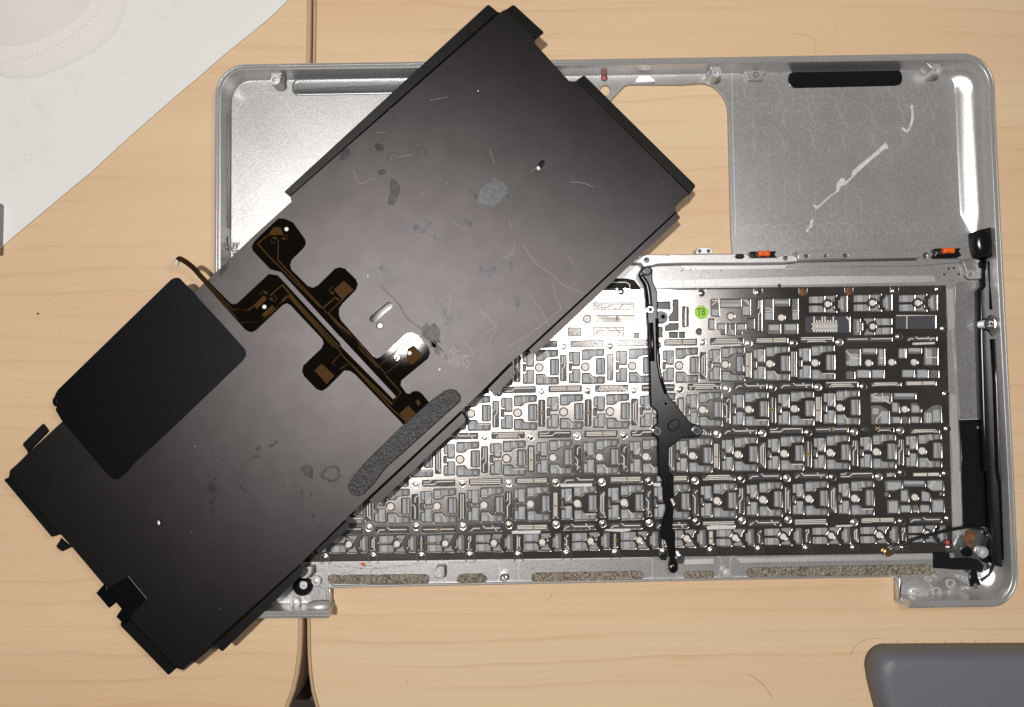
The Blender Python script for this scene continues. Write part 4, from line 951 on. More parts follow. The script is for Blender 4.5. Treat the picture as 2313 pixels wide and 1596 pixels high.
# key backs
def kbmesh_alpha():
    mb = MB(); s = .18 * MM
    def bx(x0, y0, x1, y1, z0, z1, mi): mb.box(x0 * s, -y1 * s, z0 * MM, x1 * s, -y0 * s, z1 * MM, mi)
    bx(-40, -41, 46, 41, 1.43, 1.62, 2)
    for sg in (-1, 1):
        yb = lambda a, b: (min(a * sg, b * sg), max(a * sg, b * sg))
        y0, y1 = yb(6, 34); bx(-27, y0, -11, y1, 1.5, 2.15, 0)
        y0, y1 = yb(15, 33); bx(-36, y0, -30, y1, 1.5, 2.3, 0)
        mb.prism([(x * s, -y * s * sg) for x, y in ((-14, 8), (-11, 8), (-11, 30), (-20, 30))][::-1 if sg < 0 else 1], 1.6 * MM, 2.35 * MM, 1)
        y0, y1 = yb(18, 36); bx(-6, y0, 8, y1, 1.5, 2.25, 0)
        y0, y1 = yb(23, 37); bx(10, y0, 26, y1, 1.5, 1.95, 1)
        y0, y1 = yb(25, 36); bx(29, y0, 41, y1, 1.5, 1.8, 2); y0, y1 = yb(28, 36); bx(31, y0, 39, y1, 1.5, 2.1, 1)
        y0, y1 = yb(21, 24); bx(-7, y0, 12, y1, 2.0, 2.45, 1)
    bx(25, -17, 28.5, 16, 1.5, 2.3, 2); bx(29, -17, 33, 16, 1.5, 2.2, 0); bx(33, -17, 36.5, 16, 1.5, 2.45, 1); bx(37, -17, 40, 16, 1.5, 2.0, 2); bx(40, -17, 43, 16, 1.5, 2.3, 0)
    return mb.mesh(['key', 'key2', 'keydark'])
def kbmesh_half():
    mb = MB(); s = .18 * MM
    def bx(x0, y0, x1, y1, z0, z1, mi): mb.box(x0 * s, -y1 * s, z0 * MM, x1 * s, -y0 * s, z1 * MM, mi)
    bx(-45, -21, 46, 21, 1.43, 1.62, 2)
    for sg in (-1, 1):
        y0, y1 = (3 * sg, 18 * sg) if sg > 0 else (-18, -3)
        bx(-36, y0, -22, y1, 1.5, 2.2, 0); bx(-42, y0, -37, y1, 1.5, 1.9, 1); bx(-20, y0, -8, y1, 1.5, 2.0, 1); bx(-2, y0, 18, y1, 1.5, 1.8, 1)
    bx(25, -12, 30, 12, 1.5, 2.3, 1); bx(31, -14, 37, 14, 1.5, 2.1, 0); bx(38, -17, 43, 17, 1.5, 1.7, 2)
    return mb.mesh(['key', 'key2', 'keydark'])
ka, kh = kbmesh_alpha(), kbmesh_half()
for c in keyspots: g = P(*c, 2.3 * MM); put('key_back', ka, kb_o, (g.x, g.y, 0), .016)
khf = kh.copy(); khf.transform(Matrix.Scale(-1, 4, (1, 0, 0))); khf.flip_normals()
for c, fl_ in fspots: g = P(*c, 2.3 * MM); put('key_back', khf if fl_ else kh, kb_o, (g.x, g.y, 0), .016)
def widekey(zone, x0, y0, x1, y1, blocks):
    mb = MB(); zz = lambda a, b, z: P(*q1(zone[0], zone[1], a, b), z * MM)
    def bx(x0, y0, x1, y1, z0, z1, mi): mb.prism([zz(*p, z1).xy.to_tuple() for p in ((x0, y1), (x1, y1), (x1, y0), (x0, y0))], z0 * MM, z1 * MM, mi)
    bx(x0, y0, x1, y1, 1.43, 1.6, 2)
    for b_ in blocks: bx(*b_[:4], 1.5, b_[4], b_[5])
    mb.build('key_back', ['key', 'key2', 'keydark'], kb_o)
widekey((2, 1), 1100, 758, 1375, 975, [(1130, 800, 1190, 890, 2.0, 0), (1225, 765, 1310, 790, 2.2, 0), (1335, 770, 1362, 870, 1.9, 0), (1190, 912, 1265, 960, 2.3, 0), (1290, 912, 1362, 960, 2.3, 0), (1118, 925, 1160, 965, 1.8, 2), (1110, 850, 1200, 870, 2.2, 0)])
widekey((2, 1), 1460, 752, 1740, 972, [(1535, 762, 1615, 785, 2.2, 0), (1650, 770, 1690, 870, 2.0, 0), (1695, 760, 1725, 860, 1.8, 2), (1495, 912, 1566, 955, 2.3, 0), (1595, 912, 1660, 960, 2.3, 0), (1690, 915, 1730, 960, 1.8, 2), (1470, 768, 1505, 825, 1.9, 0)])
widekey((2, 1), 1268, 1056, 1762, 1282, [(1440, 1068, 1576, 1090, 2.3, 0), (1290, 1170, 1330, 1210, 2.1, 0), (1345, 1190, 1395, 1270, 2.0, 0), (1425, 1135, 1460, 1190, 2.1, 0), (1556, 1150, 1605, 1195, 2.2, 0), (1645, 1200, 1690, 1265, 1.9, 0), (1430, 1230, 1475, 1268, 2.2, 0), (1555, 1228, 1600, 1266, 2.2, 0), (1700, 1180, 1750, 1260, 1.8, 0), (1285, 1085, 1400, 1125, 1.9, 0), (1612, 1075, 1735, 1125, 1.85, 0)])
widekey((2, 2), 1362, 50, 1782, 292, [(1505, 68, 1640, 88, 2.3, 0), (1400, 205, 1460, 280, 2.2, 0), (1485, 135, 1530, 200, 2.0, 0), (1625, 140, 1675, 200, 2.0, 0), (1700, 200, 1768, 275, 2.2, 0), (1485, 234, 1548, 276, 2.2, 0), (1616, 232, 1675, 275, 2.2, 0), (1390, 75, 1480, 125, 1.9, 0), (1668, 68, 1760, 128, 1.9, 0)])
widekey((2, 1), 170, 420, 490, 680, [(258, 435, 392, 455, 2.2, 1), (258, 458, 392, 482, 2.3, 0), (200, 500, 245, 540, 2.2, 0), (410, 480, 455, 535, 2.2, 0), (185, 570, 215, 630, 2.2, 0), (240, 600, 288, 634, 2.1, 0), (372, 600, 422, 636, 2.1, 0), (448, 570, 480, 630, 2.0, 2), (310, 640, 350, 670, 2.0, 1)])
widekey((2, 1), 550, 418, 790, 672, [(626, 440, 720, 460, 2.3, 0), (562, 520, 608, 568, 2.2, 0), (565, 435, 600, 470, 2.0, 2), (748, 520, 780, 568, 2.2, 0), (590, 605, 655, 640, 2.3, 0), (696, 602, 770, 640, 2.3, 0), (750, 430, 780, 470, 2.0, 2)])
tracepath('ribbon_lines', [q(2, 1, [(200, 440), (235, 435)]), q(2, 1, [(200, 470), (240, 436)]), q(2, 1, [(415, 432), (455, 470)]), q(2, 1, [(430, 432), (455, 455)]), q(2, 1, [(322, 600), (322, 632), (350, 668)]), q(2, 1, [(562, 492), (590, 492), (610, 510)]), q(2, 1, [(562, 510), (600, 512)]), q(2, 1, [(750, 508), (782, 508)]),
    q(2, 1, [(1640, 830), (1652, 820), (1652, 760)]), q(2, 1, [(1642, 826), (1730, 824)]), q(2, 1, [(1110, 778), (1150, 830), (1200, 832)]), q(2, 1, [(1505, 765), (1505, 825)]), q(2, 1, [(1330, 830), (1366, 830)]),
    q(2, 1, [(1662, 1160), (1660, 1110), (1705, 1064)]), q(2, 1, [(1672, 1130), (1672, 1115), (1715, 1066)]), q(2, 1, [(1660, 1268), (1660, 1200)]), q(2, 1, [(1672, 1268), (1672, 1200)]), q(2, 1, [(1280, 1085), (1320, 1066)]), q(2, 1, [(1290, 1092), (1360, 1110), (1412, 1138)]), q(2, 1, [(1355, 1066), (1355, 1125)]), q(2, 1, [(1315, 1270), (1315, 1245), (1350, 1205)]),
    q(2, 2, [(1665, 105), (1700, 65)]), q(2, 2, [(1675, 110), (1715, 66)]), q(2, 2, [(1565, 270), (1595, 270), (1596, 235)])], 2.0)
# little conductors inside the key windows
mbx = [q(0, 0, [])]
for k, c in enumerate(keyspots):
    polys = []
    if random.random() < .8: polys.append(rel(c, [(17, -38), (17, -30), (22, -25)] if random.random() < .5 else [(14, -38), (14, -24)]))
    if random.random() < .7: polys.append(rel(c, [(9, 17), (18, 27), (18, 37)] if random.random() < .5 else [(18, 25), (43, 25)]))
    if random.random() < .5: polys.append(rel(c, [(-13, -20), (-22, -6)]))
    if polys: tracepath('conductor', polys, 2.0)
# silvery tape scraps on the plate
for (zone, p) in (((1, 2), [(1480, 85), (1700, 82), (1700, 102), (1490, 106)]), ((1, 2), [(1155, 405), (1350, 400), (1350, 422), (1158, 424)]), ((1, 2), [(1780, 403), (1800, 392), (1955, 388), (1962, 402), (1900, 412)]), ((2, 2), [(165, 372), (355, 366), (358, 390), (168, 396)]), ((2, 2), [(1040, 366), (1150, 362), (1150, 374), (1040, 378)]), ((2, 1), [(195, 740), (395, 735), (395, 745), (195, 752)]), ((2, 1), [(1560, 725), (1712, 720), (1710, 734), (1560, 740)]), ((1, 2), [(2105, 80), (2165, 80), (2165, 105), (2120, 100)])):
    poly('tape_scrap', q(zone[0], zone[1], p), PZ - .02, PZ + .07, 'residue', kb_o)
# green sticker T8
c = q1(2, 1, 130, 518); g = P(*c, .0034)
mb = MB(); mb.lathe([(2.85 * MM, 3.29 * MM), (2.85 * MM, 3.36 * MM)], 40)
stk = put('round_sticker', mb.mesh('green'), kb_o, (g.x, g.y, 0)); stk['label'] = 'green round sticker reading T8'
tm = textmesh('T8', .0037, 'ink'); tm.transform(Matrix.Diagonal((.85, 1.2, 1, 1)))
lt = bpy.data.objects.new('sticker_text', tm); C.objects.link(lt); lt.parent = kb_o; lt.matrix_parent_inverse = wmat(kb_o).inverted(); lt.location = (g.x - .0002, g.y, 3.38 * MM); lt.rotation_euler = (0, 0, .06)
# black flex under the top edge, near the bracket
poly('flat_cable', q(1, 1, [(1500, 290), (1930, 288), (1985, 300), (2010, 330), (2035, 362), (1965, 365), (1958, 352), (1500, 362)]), 2.9, 3.5, 'blackmatte', case, rnd=3)
mb = MB(); ribbonD(mb, q(1, 1, [(1500, 318), (1930, 315), (1955, 330), (1956, 350)]), .4, 3.55); mb.build('flat_cable_trace', 'trace', case)

# ---------------------------------------------------------------- black bracket across the keyboard
bl = q(1, 1, [(2015, 262), (2040, 310), (2056, 345), (2066, 450), (2076, 590), (2090, 900), (2096, 1150), (2140, 1192), (2142, 1270), (2110, 1300), (2112, 1350), (2145, 1372), (2150, 1596)]) + \
     q(1, 2, [(2152, 20), (2180, 70), (2182, 190), (2210, 240), (2172, 350), (2176, 462), (2214, 480), (2232, 590), (2220, 640), (2228, 680), (2252, 692), (2278, 675), (2284, 640), (2278, 590), (2265, 520), (2265, 412), (2246, 390), (2256, 250), (2232, 190), (2256, 170), (2252, 30), (2222, 0)]) + \
     q(1, 1, [(2224, 1440), (2312, 1372)]) + q(2, 1, [(70, 1368), (120, 1362), (142, 1330), (132, 1295), (100, 1280), (60, 1268), (0, 1200)]) + q(1, 1, [(2270, 1140), (2215, 1080), (2172, 960), (2152, 850), (2146, 620), (2146, 380), (2112, 310), (2108, 262), (2112, 230), (2090, 205), (2058, 205), (2035, 225)])
br = poly('cable_bracket', bl, 3.4, 5.6, 'black', case, bev=.5)
mb = MB(); mb.tube([P(x, y, .0058) for x, y in smoothpath(q(1, 1, [(2030, 270), (2070, 330), (2085, 400), (2092, 480)]), 4)], .0011, 10); mb.tube([P(x, y, .0057) for x, y in q(1, 1, [(2100, 590), (2108, 740), (2110, 850)])], .0009, 8); mb.tube([P(x, y, .0057) for x, y in q(1, 1, [(2140, 560), (2145, 850), (2165, 960), (2200, 1070)])], .0007, 8)
mb.build('bracket_ridge', 'black', br, True)
disc('black_screw', *q1(1, 1, 2075, 236), [(2.0, 5.4), (2.0, 6.6), (1.7, 6.8), (1.2, 6.75), (1.1, 6.4), (.5, 6.4)], 'black', br)
disc('black_screw', *q1(1, 2, 2252, 660), [(1.9, 5.4), (1.9, 6.2), (1.5, 6.5), (.7, 6.5), (.5, 6.2)], 'black', br)
for (zn, a, b, r, m_) in (((1, 1), 2095, 500, 1.5, 'shine'), ((1, 1), 2143, 1325, 1.7, 'shine'), ((2, 1), 103, 1323, 1.75, 'shine'), ((1, 2), 2300, 602, 1.8, 'shine')):
    x, y = q1(zn[0], zn[1], a, b); o = boss(x, y, 7.2, r, r * .58, 3.4, m_, parent=br, name='metal_bushing'); disc('bushing_bore', x, y, [(r * .56, 6.2), (r * .56, 6.5)], 'ink', br, 14)
tabp = q(1, 1, [(2140, 510), (2185, 510), (2210, 525), (2218, 555), (2205, 585), (2180, 595), (2140, 590)]); poly('bracket_tab', tabp, 3.4, 5.0, 'black', br, rnd=6, bev=.3)
disc('tab_hole', *q1(1, 1, 2182, 548), [(1.2, 4.9), (1.1, 5.2), (.8, 5.2), (.7, 5.0)], 'keydark', br)
disc('tab_hole', *q1(1, 1, 2200, 1138), [(1.1, 5.5), (1.0, 5.8), (.7, 5.8), (.6, 5.6)], 'keydark', br)
poly('bracket_button', q(1, 1, [(2215, 1270), (2270, 1235), (2300, 1255), (2295, 1300), (2245, 1325), (2212, 1310)]), 5.4, 6.4, 'black', br, rnd=6, bev=.35)
poly('bracket_button', q(1, 2, [(2208, 30), (2250, 28), (2256, 170), (2222, 178), (2206, 150)]), 5.4, 6.2, 'black', br, rnd=4, bev=.35)
poly('bracket_clip', q(1, 2, [(2160, 565), (2205, 562), (2205, 605), (2165, 600)]), 3.0, 4.6, 'blackmatte', br, rnd=2)

# ---------------------------------------------------------------- antenna cable
cpts = [(2026, 1233, 4.2), (2045, 1226, 4.8), (2073, 1215, 5.4), (2108, 1205.5, 5.8), (2150, 1196, 5.8), (2191, 1190, 5.2), (2221, 1195.6, 4.4), (2236, 1210.6, 6.0), (2243, 1237, 6.0), (2244, 1262, 4.5), (2242, 1280, 3.0), (2233, 1298, 2.4), (2215, 1311, 2.2)]
mb = MB(); mb.tube(smoothpath([P(x, y, z * MM) for x, y, z in cpts], 6), .00062, 10); cab = mb.build('antenna_cable', 'cable', case, True)
def obox(name, c, ang, lx, ly, z0, z1, m, parent):
    g = P(*c, z1 * MM); mb = MB(); mb.box(-lx / 2 * MM, -ly / 2 * MM, z0 * MM, lx / 2 * MM, ly / 2 * MM, z1 * MM); return put(name, mb.mesh(m), parent, (g.x, g.y, 0), ang)
obox('crimp_sleeve', q1(2, 2, 1450, 525), .55, 3.0, 1.5, 3.9, 5.0, 'keydark', cab)
obox('crimp_sleeve', q1(2, 2, 1425, 545), .55, 2.6, 2.2, 3.9, 5.2, 'shine', cab)
disc('coax_plug', *q1(2, 2, 1400, 557), [(1.5, 3.8), (1.5, 5.0), (1.2, 5.3), (.7, 5.3)], 'gold', cab)

# debris on the case
mb = MB()
def specks(n, x0, y0, x1, y1, z, rmin=.06, rmax=.22):
    for i in range(n):
        g = P(random.uniform(x0, x1), random.uniform(y0, y1), z * MM); r = random.uniform(rmin, rmax) * MM; mb.lathe([(r, z * MM), (r * .8, z * MM + r * .5), (r * .2, z * MM + r * .8)], 6, (g.x, g.y))
specks(40, 740, 1275, 975, 1298, 1.4); specks(14, 1500, 600, 1790, 650, 1.4); specks(16, 1180, 1268, 1460, 1290, 1.4); specks(14, 1650, 1258, 2100, 1275, 1.4); specks(20, 1560, 578, 1690, 592, 6.2)
specks(10, 1540, 604, 1640, 612, 1.4, .15, .4); specks(12, 1780, 170, 2030, 190, 1.5, .05, .12)
o = mb.build('dust_specks', 'speck', case); o['kind'] = 'stuff'
poly('grime_lump', q(2, 1, [(648, 330), (660, 322), (672, 335), (670, 348), (655, 346)]), 1.3, 2.2, 'speck', case, bev=.2)
poly('orange_crumb', Z4([(1960, 370), (1990, 350), (2030, 365), (2055, 405), (2035, 425), (2000, 405), (1970, 395)]), 1.3, 2.1, 'crumb', case, bev=.2)
def hairs(name, parent, lst, z, m, r=.035):
    mb = MB()
    for pts in lst: mb.tube([P(x, y, z * MM) for x, y in [p[:2] for p in smoothpath([(*p, 0) for p in pts], 6)]], r * MM, 4)
    return mb.build(name, m, parent)
hairs('stray_hairs', case, [q(1, 2, [(20, 640), (180, 660), (350, 650), (560, 620)]), q(1, 2, [(0, 690), (150, 700), (260, 650), (420, 640)]), q(1, 2, [(700, 625), (850, 615), (960, 622)]), q(1, 2, [(60, 680), (200, 640), (300, 700)])], 1.55, 'darkhair')
hairs('stray_hairs', kb_o, [q(1, 1, [(1190, 1090), (1225, 1200), (1190, 1380), (1130, 1596)]), q(2, 1, [(360, 800), (430, 750), (520, 720)]), q(2, 1, [(1440, 860), (1580, 870), (1680, 920), (1780, 1035)]), q(2, 1, [(745, 930), (770, 1040), (755, 1200)]), q(1, 1, [(1060, 1470), (1300, 1460), (1500, 1500), (1640, 1500)]), q(2, 2, [(640, 90), (560, 250), (500, 420)]), q(2, 1, [(370, 668), (430, 655), (480, 665)])], 3.6, 'darkhair')

# ================================================================== BACKLIGHT PANEL
SZ = 13.0
pan = thing('backlight_panel', 'thin satin black metal keyboard panel with brown flex circuit lying across the case', 'metal panel', P(760, 800, SZ * MM).to_tuple())
main = [(1129, 28), (1140, 21), (1206, 82), (1208, 97), (1285, 182), (1302, 184), (1558, 438), (1541, 450), (1524.6, 468), (1527, 477), (1192, 787), (1152, 820), (1097, 875), (1040.6, 928.7), (829, 1126), (779, 1174), (710, 1242), (678, 1274), (478, 1454), (413, 1514), (398, 1509), (268, 1368), (234, 1320), (163, 1236), (137, 1207), (20, 1076), (22, 1062), (40, 1046), (62, 1024), (115, 975), (140, 952), (438, 660), (490, 612), (573, 532), (658, 455), (656, 443), (1118, 38)]
mholes = [stadium((843, 720), (879, 690), 7.6, 6), circ(858, 735, 7.5, 18), stadium((1217, 378), (1225, 367), 5.4, 5), circ(361, 1180, 7, 16), circ(647, 517, 6.5, 14), circ(597, 692.5, 6.5, 14), circ(925, 797, 6.5, 14)]
sh = poly('panel_sheet', main, SZ - .35, SZ, 'sheet', pan, holes=mholes, bev=.1)
# white reflector under the holes; two offset discs paint lit crescents
for nm, pts in (('reflector_and_glint', circ(355, 1181, 6.5, 16)), ('reflector_and_glint', circ(1214, 380.5, 6, 16)), ('reflector_and_glint', circ(647, 517, 14, 14)), ('reflector_and_glint', circ(597, 692, 16, 14)), ('reflector_and_glint', circ(925, 797, 16, 14)), ('reflector_and_glint', circ(858, 735, 11, 16))):
    poly(nm, pts, SZ - .9, SZ - .7, 'white', sh)
for bx_, by_ in ((361, 1180), (1221, 372)): poly('hole_shade', circ(bx_, by_, 16, 16), SZ - 1.2, SZ - 1.0, 'blackmatte', sh)  # shade inside two holes, put in as black discs
poly('gloss_strip', stadium((838, 724), (884, 686), 10, 6), SZ - 1.0, SZ - .7, 'flex', sh)
poly('reflector_and_glint', [(846, 727), (866, 709), (873, 702), (878, 700), (876, 706), (856, 724), (849, 731)], SZ - .75, SZ - .6, 'white', sh)  # lamp reflection in the slot, painted as a white patch
disc('grommet', 858, 735, [(1.35, SZ - .5), (1.35, SZ + .05), (1.25, SZ + .1), (1.1, SZ + .1), (1.05, SZ - .3)], 'black', sh)
# flanges: slanted step then flat lip
def flange(crease, outr, drop=1.0, m='sheetfl', split=.22, name='flange'):
    drop = min(drop, 1.1)
    (a, b), (c, d) = crease, outr
    A, B = P(*a, SZ * MM), P(*b, SZ * MM); z2 = (SZ - drop) * MM; Cc, Dd = P(*c, z2), P(*d, z2)
    lerp = lambda p, q_, k: p + (q_ - p) * k
    mA, mB = lerp(A, Cc, split), lerp(B, Dd, split); mA.z = mB.z = z2 + .00005
    A.z = B.z = SZ * MM - .00006
    e = .0004
    rows = [(A, B), (lerp(A, mA, .5) + Vector((0, 0, .00012)), lerp(B, mB, .5) + Vector((0, 0, .00012))), (mA, mB), (lerp(Cc, mA, .12), lerp(Dd, mB, .12)), (Cc, Dd)]
    # rounded outer corners
    rows[4] = (lerp(Cc, Dd, e / max((Dd - Cc).length, .001) * 1.5), lerp(Dd, Cc, e / max((Dd - Cc).length, .001) * 1.5))
    v = []; f = []
    for r in rows: v += [r[0], r[1]]
    n = len(v); v += [p - Vector((0, 0, .0003)) for p in v]
    for i in range(len(rows) - 1): k = 2 * i; f += [(k, k + 1, k + 3, k + 2), (n + k + 2, n + k + 3, n + k + 1, n + k), (k, k + 2, n + k + 2, n + k), (k + 1, n + k + 1, n + k + 3, k + 3)]
    f += [(n - 2, n - 1, 2 * n - 1, 2 * n - 2), (0, n, n + 1, 1)]
    return put(name, pymesh(v, f, m), pan)
flange(((655, 444), (1129, 28)), ((641.6, 433), (1103, 9)), 1.4)
flange(((1133, 25), (1207, 88)), ((1160, 9.5), (1229.5, 73)), 1.2)
flange(((1296, 184), (1557, 440)), ((1319, 169), (1572, 419)), 1.6)
flange(((1527, 476), (1192, 787)), ((1537.5, 491), (1207, 801)), 1.8, 'sheet')
flange(((1152, 820), (1097, 875)), ((1166.5, 842), (1119, 894)), 1.8, 'sheet')
flange(((1041, 928.5), (829, 1126)), ((1053, 949), (849, 1143)), 1.8, 'sheet')
flange(((779, 1174), (710, 1242)), ((791, 1189), (721, 1252)), 1.8)
flange(((677, 1273), (478, 1454)), ((684, 1296), (502, 1472)), 1.6)
flange(((398, 1509), (280, 1380)), ((381, 1525), (271, 1412)), 1.2)
flange(((137, 1207), (20, 1076)), ((117, 1213), (8.5, 1083)), 1.0)
flange(((62, 1024), (110, 975)), ((50, 1003), (98, 955)), 1.0)
flange(((137, 1214), (162, 1235)), ((126, 1234), (140, 1246)), 1.0)
flange(((417, 1511), (478, 1455)), ((411, 1519), (482, 1459)), .5)
# strip of tape at the lower corner
tp_ = poly('tape_patch', q(0, 2, [(870, 710), (998, 865), (880, 985), (840, 1040), (788, 985), (825, 930), (795, 885), (740, 928), (652, 825), (705, 765), (720, 800)]), SZ - .02, SZ + .14, 'bfilm', pan)
mb = MB(); ribbonD(mb, q(0, 2, [(870, 712), (925, 780), (996, 866)]), .12, SZ + .17); mb.build('tape_edge', 'scratch', tp_)
# black film rectangle
bf = roundp(q(0, 1, [(1195, 283), (1215, 285)]) + q(0, 1, [(1312, 385), (1500, 590), (1660, 770), (1668, 812), (1640, 850), (870, 1588)]) + q(0, 2, [(800, 58), (755, 50), (708, 0)]) + q(0, 1, [(420, 1258), (372, 1176), (392, 1150), (385, 1115), (366, 1090), (390, 1045), (1165, 290)]), 5, 3)
fo = poly('black_film', bf, SZ + .02, SZ + .28, 'bfilm', pan, bev=.1)
mb = MB(); ribbonD(mb, q(0, 1, [(1330, 405), (1500, 592), (1655, 768), (1664, 810), (1640, 842), (1300, 1170), (900, 1560)]), .14, SZ + .27, th=.0001); mb.build('film_highlight', 'filmglint', fo)  # highlight along the film border, painted as a lighter ribbon
disc('film_blister', *q1(0, 1, 374, 1122), [(1.5, SZ - .4), (1.2, SZ + .2), (.6, SZ + .35)], 'bfilm', fo, 14, True, 1.5)
# foam strip
fm = q(1, 1, [(700, 1050), (740, 1037), (778, 1047), (808, 1082), (806, 1122), (640, 1270), (430, 1460), (300, 1575)]) + q(1, 2, [(215, 90), (150, 155), (105, 172), (62, 150), (42, 105), (60, 65), (110, 0)]) + q(1, 1, [(160, 1535), (400, 1300), (600, 1122)])
fo2 = poly('foam_strip', fm, SZ, SZ + 1.0, 'foam', pan, bev=.3)
# flex circuit
fa = q(0, 0, [(1885, 1478), (1930, 1480), (1985, 1505)]) + q(0, 1, [(2068, 25), (2073, 55), (2055, 85), (1975, 165), (1965, 200), (1975, 230), (2085, 340), (2120, 352), (2155, 335), (2270, 222), (2300, 213)]) + q(1, 1, [(25, 222), (100, 295), (112, 330), (100, 365), (8, 460), (-15, 495), (-15, 540), (0, 575), (215, 818), (240, 830), (265, 822), (440, 665), (480, 658), (520, 675), (595, 760), (601, 795), (588, 832), (408, 980), (402, 1012), (440, 1066), (462, 1072), (490, 1052), (525, 1053), (552, 1075), (612, 1150), (460, 1300), (440, 1300), (92, 938), (60, 917), (20, 913)]) + \
     q(0, 1, [(2312, 935), (2215, 1032), (2180, 1052), (2145, 1040), (2060, 952), (2046, 918), (2055, 880), (2178, 762), (2193, 730), (2183, 700), (1965, 468), (1942, 458), (1915, 470), (1735, 640), (1700, 655), (1665, 640), (1600, 570), (1395, 340), (1412, 308), (1560, 455), (1585, 465), (1610, 455), (1822, 258), (1882, 268), (1990, 385), (2300, 722)]) + q(1, 1, [(0, 752), (352, 1108), (372, 1090), (0, 690)]) + q(0, 1, [(2300, 680), (1905, 247), (1832, 228), (1715, 105), (1705, 75), (1718, 45), (1750, 10)])
fx = poly('flex_circuit', fa, SZ, SZ + .14, 'flex', pan, holes=[circ(647, 517, 5.0, 14), circ(597, 692.5, 5.0, 14), circ(925, 797, 5.0, 14)], bev=.05)
Z5 = lambda pts: [(536.6 + a / 5.056, 468.1 + b / 5.056) for a, b in pts]
TZ = SZ + .18
mb = MB()
def tr(pts, wd=3.0): ribbonD(mb, pts, wd * .145, TZ, th=.00003)
tr(Z5([(345, 318), (230, 412), (345, 545), (960, 1150), (975, 1150), (1120, 1025)])); tr(Z5([(465, 370), (460, 600), (1000, 1180)]) , 2.6)
tr(Z5([(0, 1165), (125, 1170), (200, 1115)])); tr(Z5([(-40, 1240), (35, 1310), (245, 1312), (400, 1190), (565, 1005), (640, 1080), (1100, 1596)])); tr(Z5([(375, 1005), (510, 885), (700, 1100), (1165, 1596)]))
tr(Z5([(1205, 1045), (1030, 1210), (1440, 1596)])); tr(Z5([(1000, 1185), (1380, 1596)]), 2.6)
tr(q(1, 1, [(0, 632), (245, 890), (330, 820), (410, 745)])); tr(q(1, 1, [(40, 640), (300, 935), (440, 825)]), 2.6); tr(q(1, 1, [(300, 945), (405, 1060), (345, 1142), (60, 860), (-10, 905)])); tr(q(1, 1, [(0, 800), (350, 1180), (420, 1240)]))
tr(q(0, 1, [(1410, 325), (1575, 500), (1680, 500)]), 2.4); tr(q(0, 1, [(1400, 335), (1630, 585), (1755, 588), (1960, 405), (2312, 790)]), 2.4); tr(q(0, 1, [(2312, 795), (2250, 865)]), 2)
mb.build('copper_trace', 'copper', fx)
def pad(pts): poly('copper_pad', pts, SZ + .1, SZ + .19, 'copper', fx)
pad(Z5([(345, 315), (415, 225), (490, 225), (525, 315)])); pad(Z5([(1100, 940), (1215, 838), (1325, 940), (1195, 1052)])); pad(Z5([(185, 1115), (300, 1003), (335, 1045), (220, 1158)])); pad(Z5([(275, 1225), (395, 1115), (420, 1145), (305, 1250)]))
pad(q(0, 1, [(2130, 912), (2180, 868), (2265, 945), (2215, 1005)])); pad(q(1, 1, [(440, 845), (450, 765), (490, 742), (552, 805), (480, 875)])); pad(q(1, 1, [(395, 1205), (455, 1150), (525, 1225), (450, 1285)])); pad(q(1, 1, [(505, 1120), (520, 1108), (540, 1135), (520, 1155)]))
poly('painted_glare', q(1, 1, [(380, 760), (450, 695), (482, 718), (412, 785)]), SZ + .1, SZ + .24, 'white', fx, bev=.05)  # lamp glare on the flex circuit, painted as a white patch
poly('mirror_patch', q(1, 1, [(355, 820), (375, 800), (400, 825), (378, 850)]), SZ + .1, SZ + .2, 'mirror', fx)
for a, b in ((325, 975), (385, 1045), (430, 350), (525, 355), (1080, 975), (1140, 1045)): c = Z5([(a, b)])[0]; poly('solder_pad', stadium((c[0] - 2, c[1] - 1.5), (c[0] + 2, c[1] + 1.5), 2.2, 4), SZ + .1, SZ + .22, 'copper', fx)
mb = MB()
for lp in ([(440, 395), (390, 410), (385, 365), (400, 352), (430, 350)], [(515, 320), (570, 318), (572, 355), (525, 357)], [(265, 1000), (260, 985), (295, 950), (345, 990)], [(405, 1065), (420, 1078), (452, 1045), (408, 995)], [(1060, 970), (1045, 945), (1085, 908), (1105, 930)]): ribbonD(mb, Z5(lp), .16, TZ)
mb.build('thin_trace', 'copper', fx)
for x, y in ((647, 517), (597, 692.5), (925, 797)): disc('light_pipe', x, y, [(.85, SZ - .5), (.85, SZ + .3), (.75, SZ + .36)], 'white', fx, 14)
# curling tail of the flex
tl = [(470, 641, SZ + .1), (452, 622, SZ + .5), (438, 606, SZ + 2.0), (425, 595, SZ + 3.4), (413, 587, SZ + 4.4), (405, 584, SZ + 4.6), (400, 589, SZ + 4.0), (396.5, 597, SZ + 3.2)]
pts3 = smoothpath([P(x, y, z * MM) for x, y, z in tl], 5); mb = MB(); mb.ribbon([p.xy for p in pts3], 2.1 * MM, [p.z for p in pts3], 0, .00012)
for off in (-.55, .35):
    pp2 = offset_path([p.xy for p in pts3[:28]], off * MM, False); mb.ribbon(pp2, .4 * MM, [p.z + .00004 for p in pts3[:28]], 1, .00002)
k0 = len(pts3) - 7; mb.ribbon([p.xy for p in pts3[k0:]], 1.7 * MM, [p.z + .00005 for p in pts3[k0:]], 2, .00002)
mb.build('flex_tail', ['flex', 'copper', 'trace'], fx)
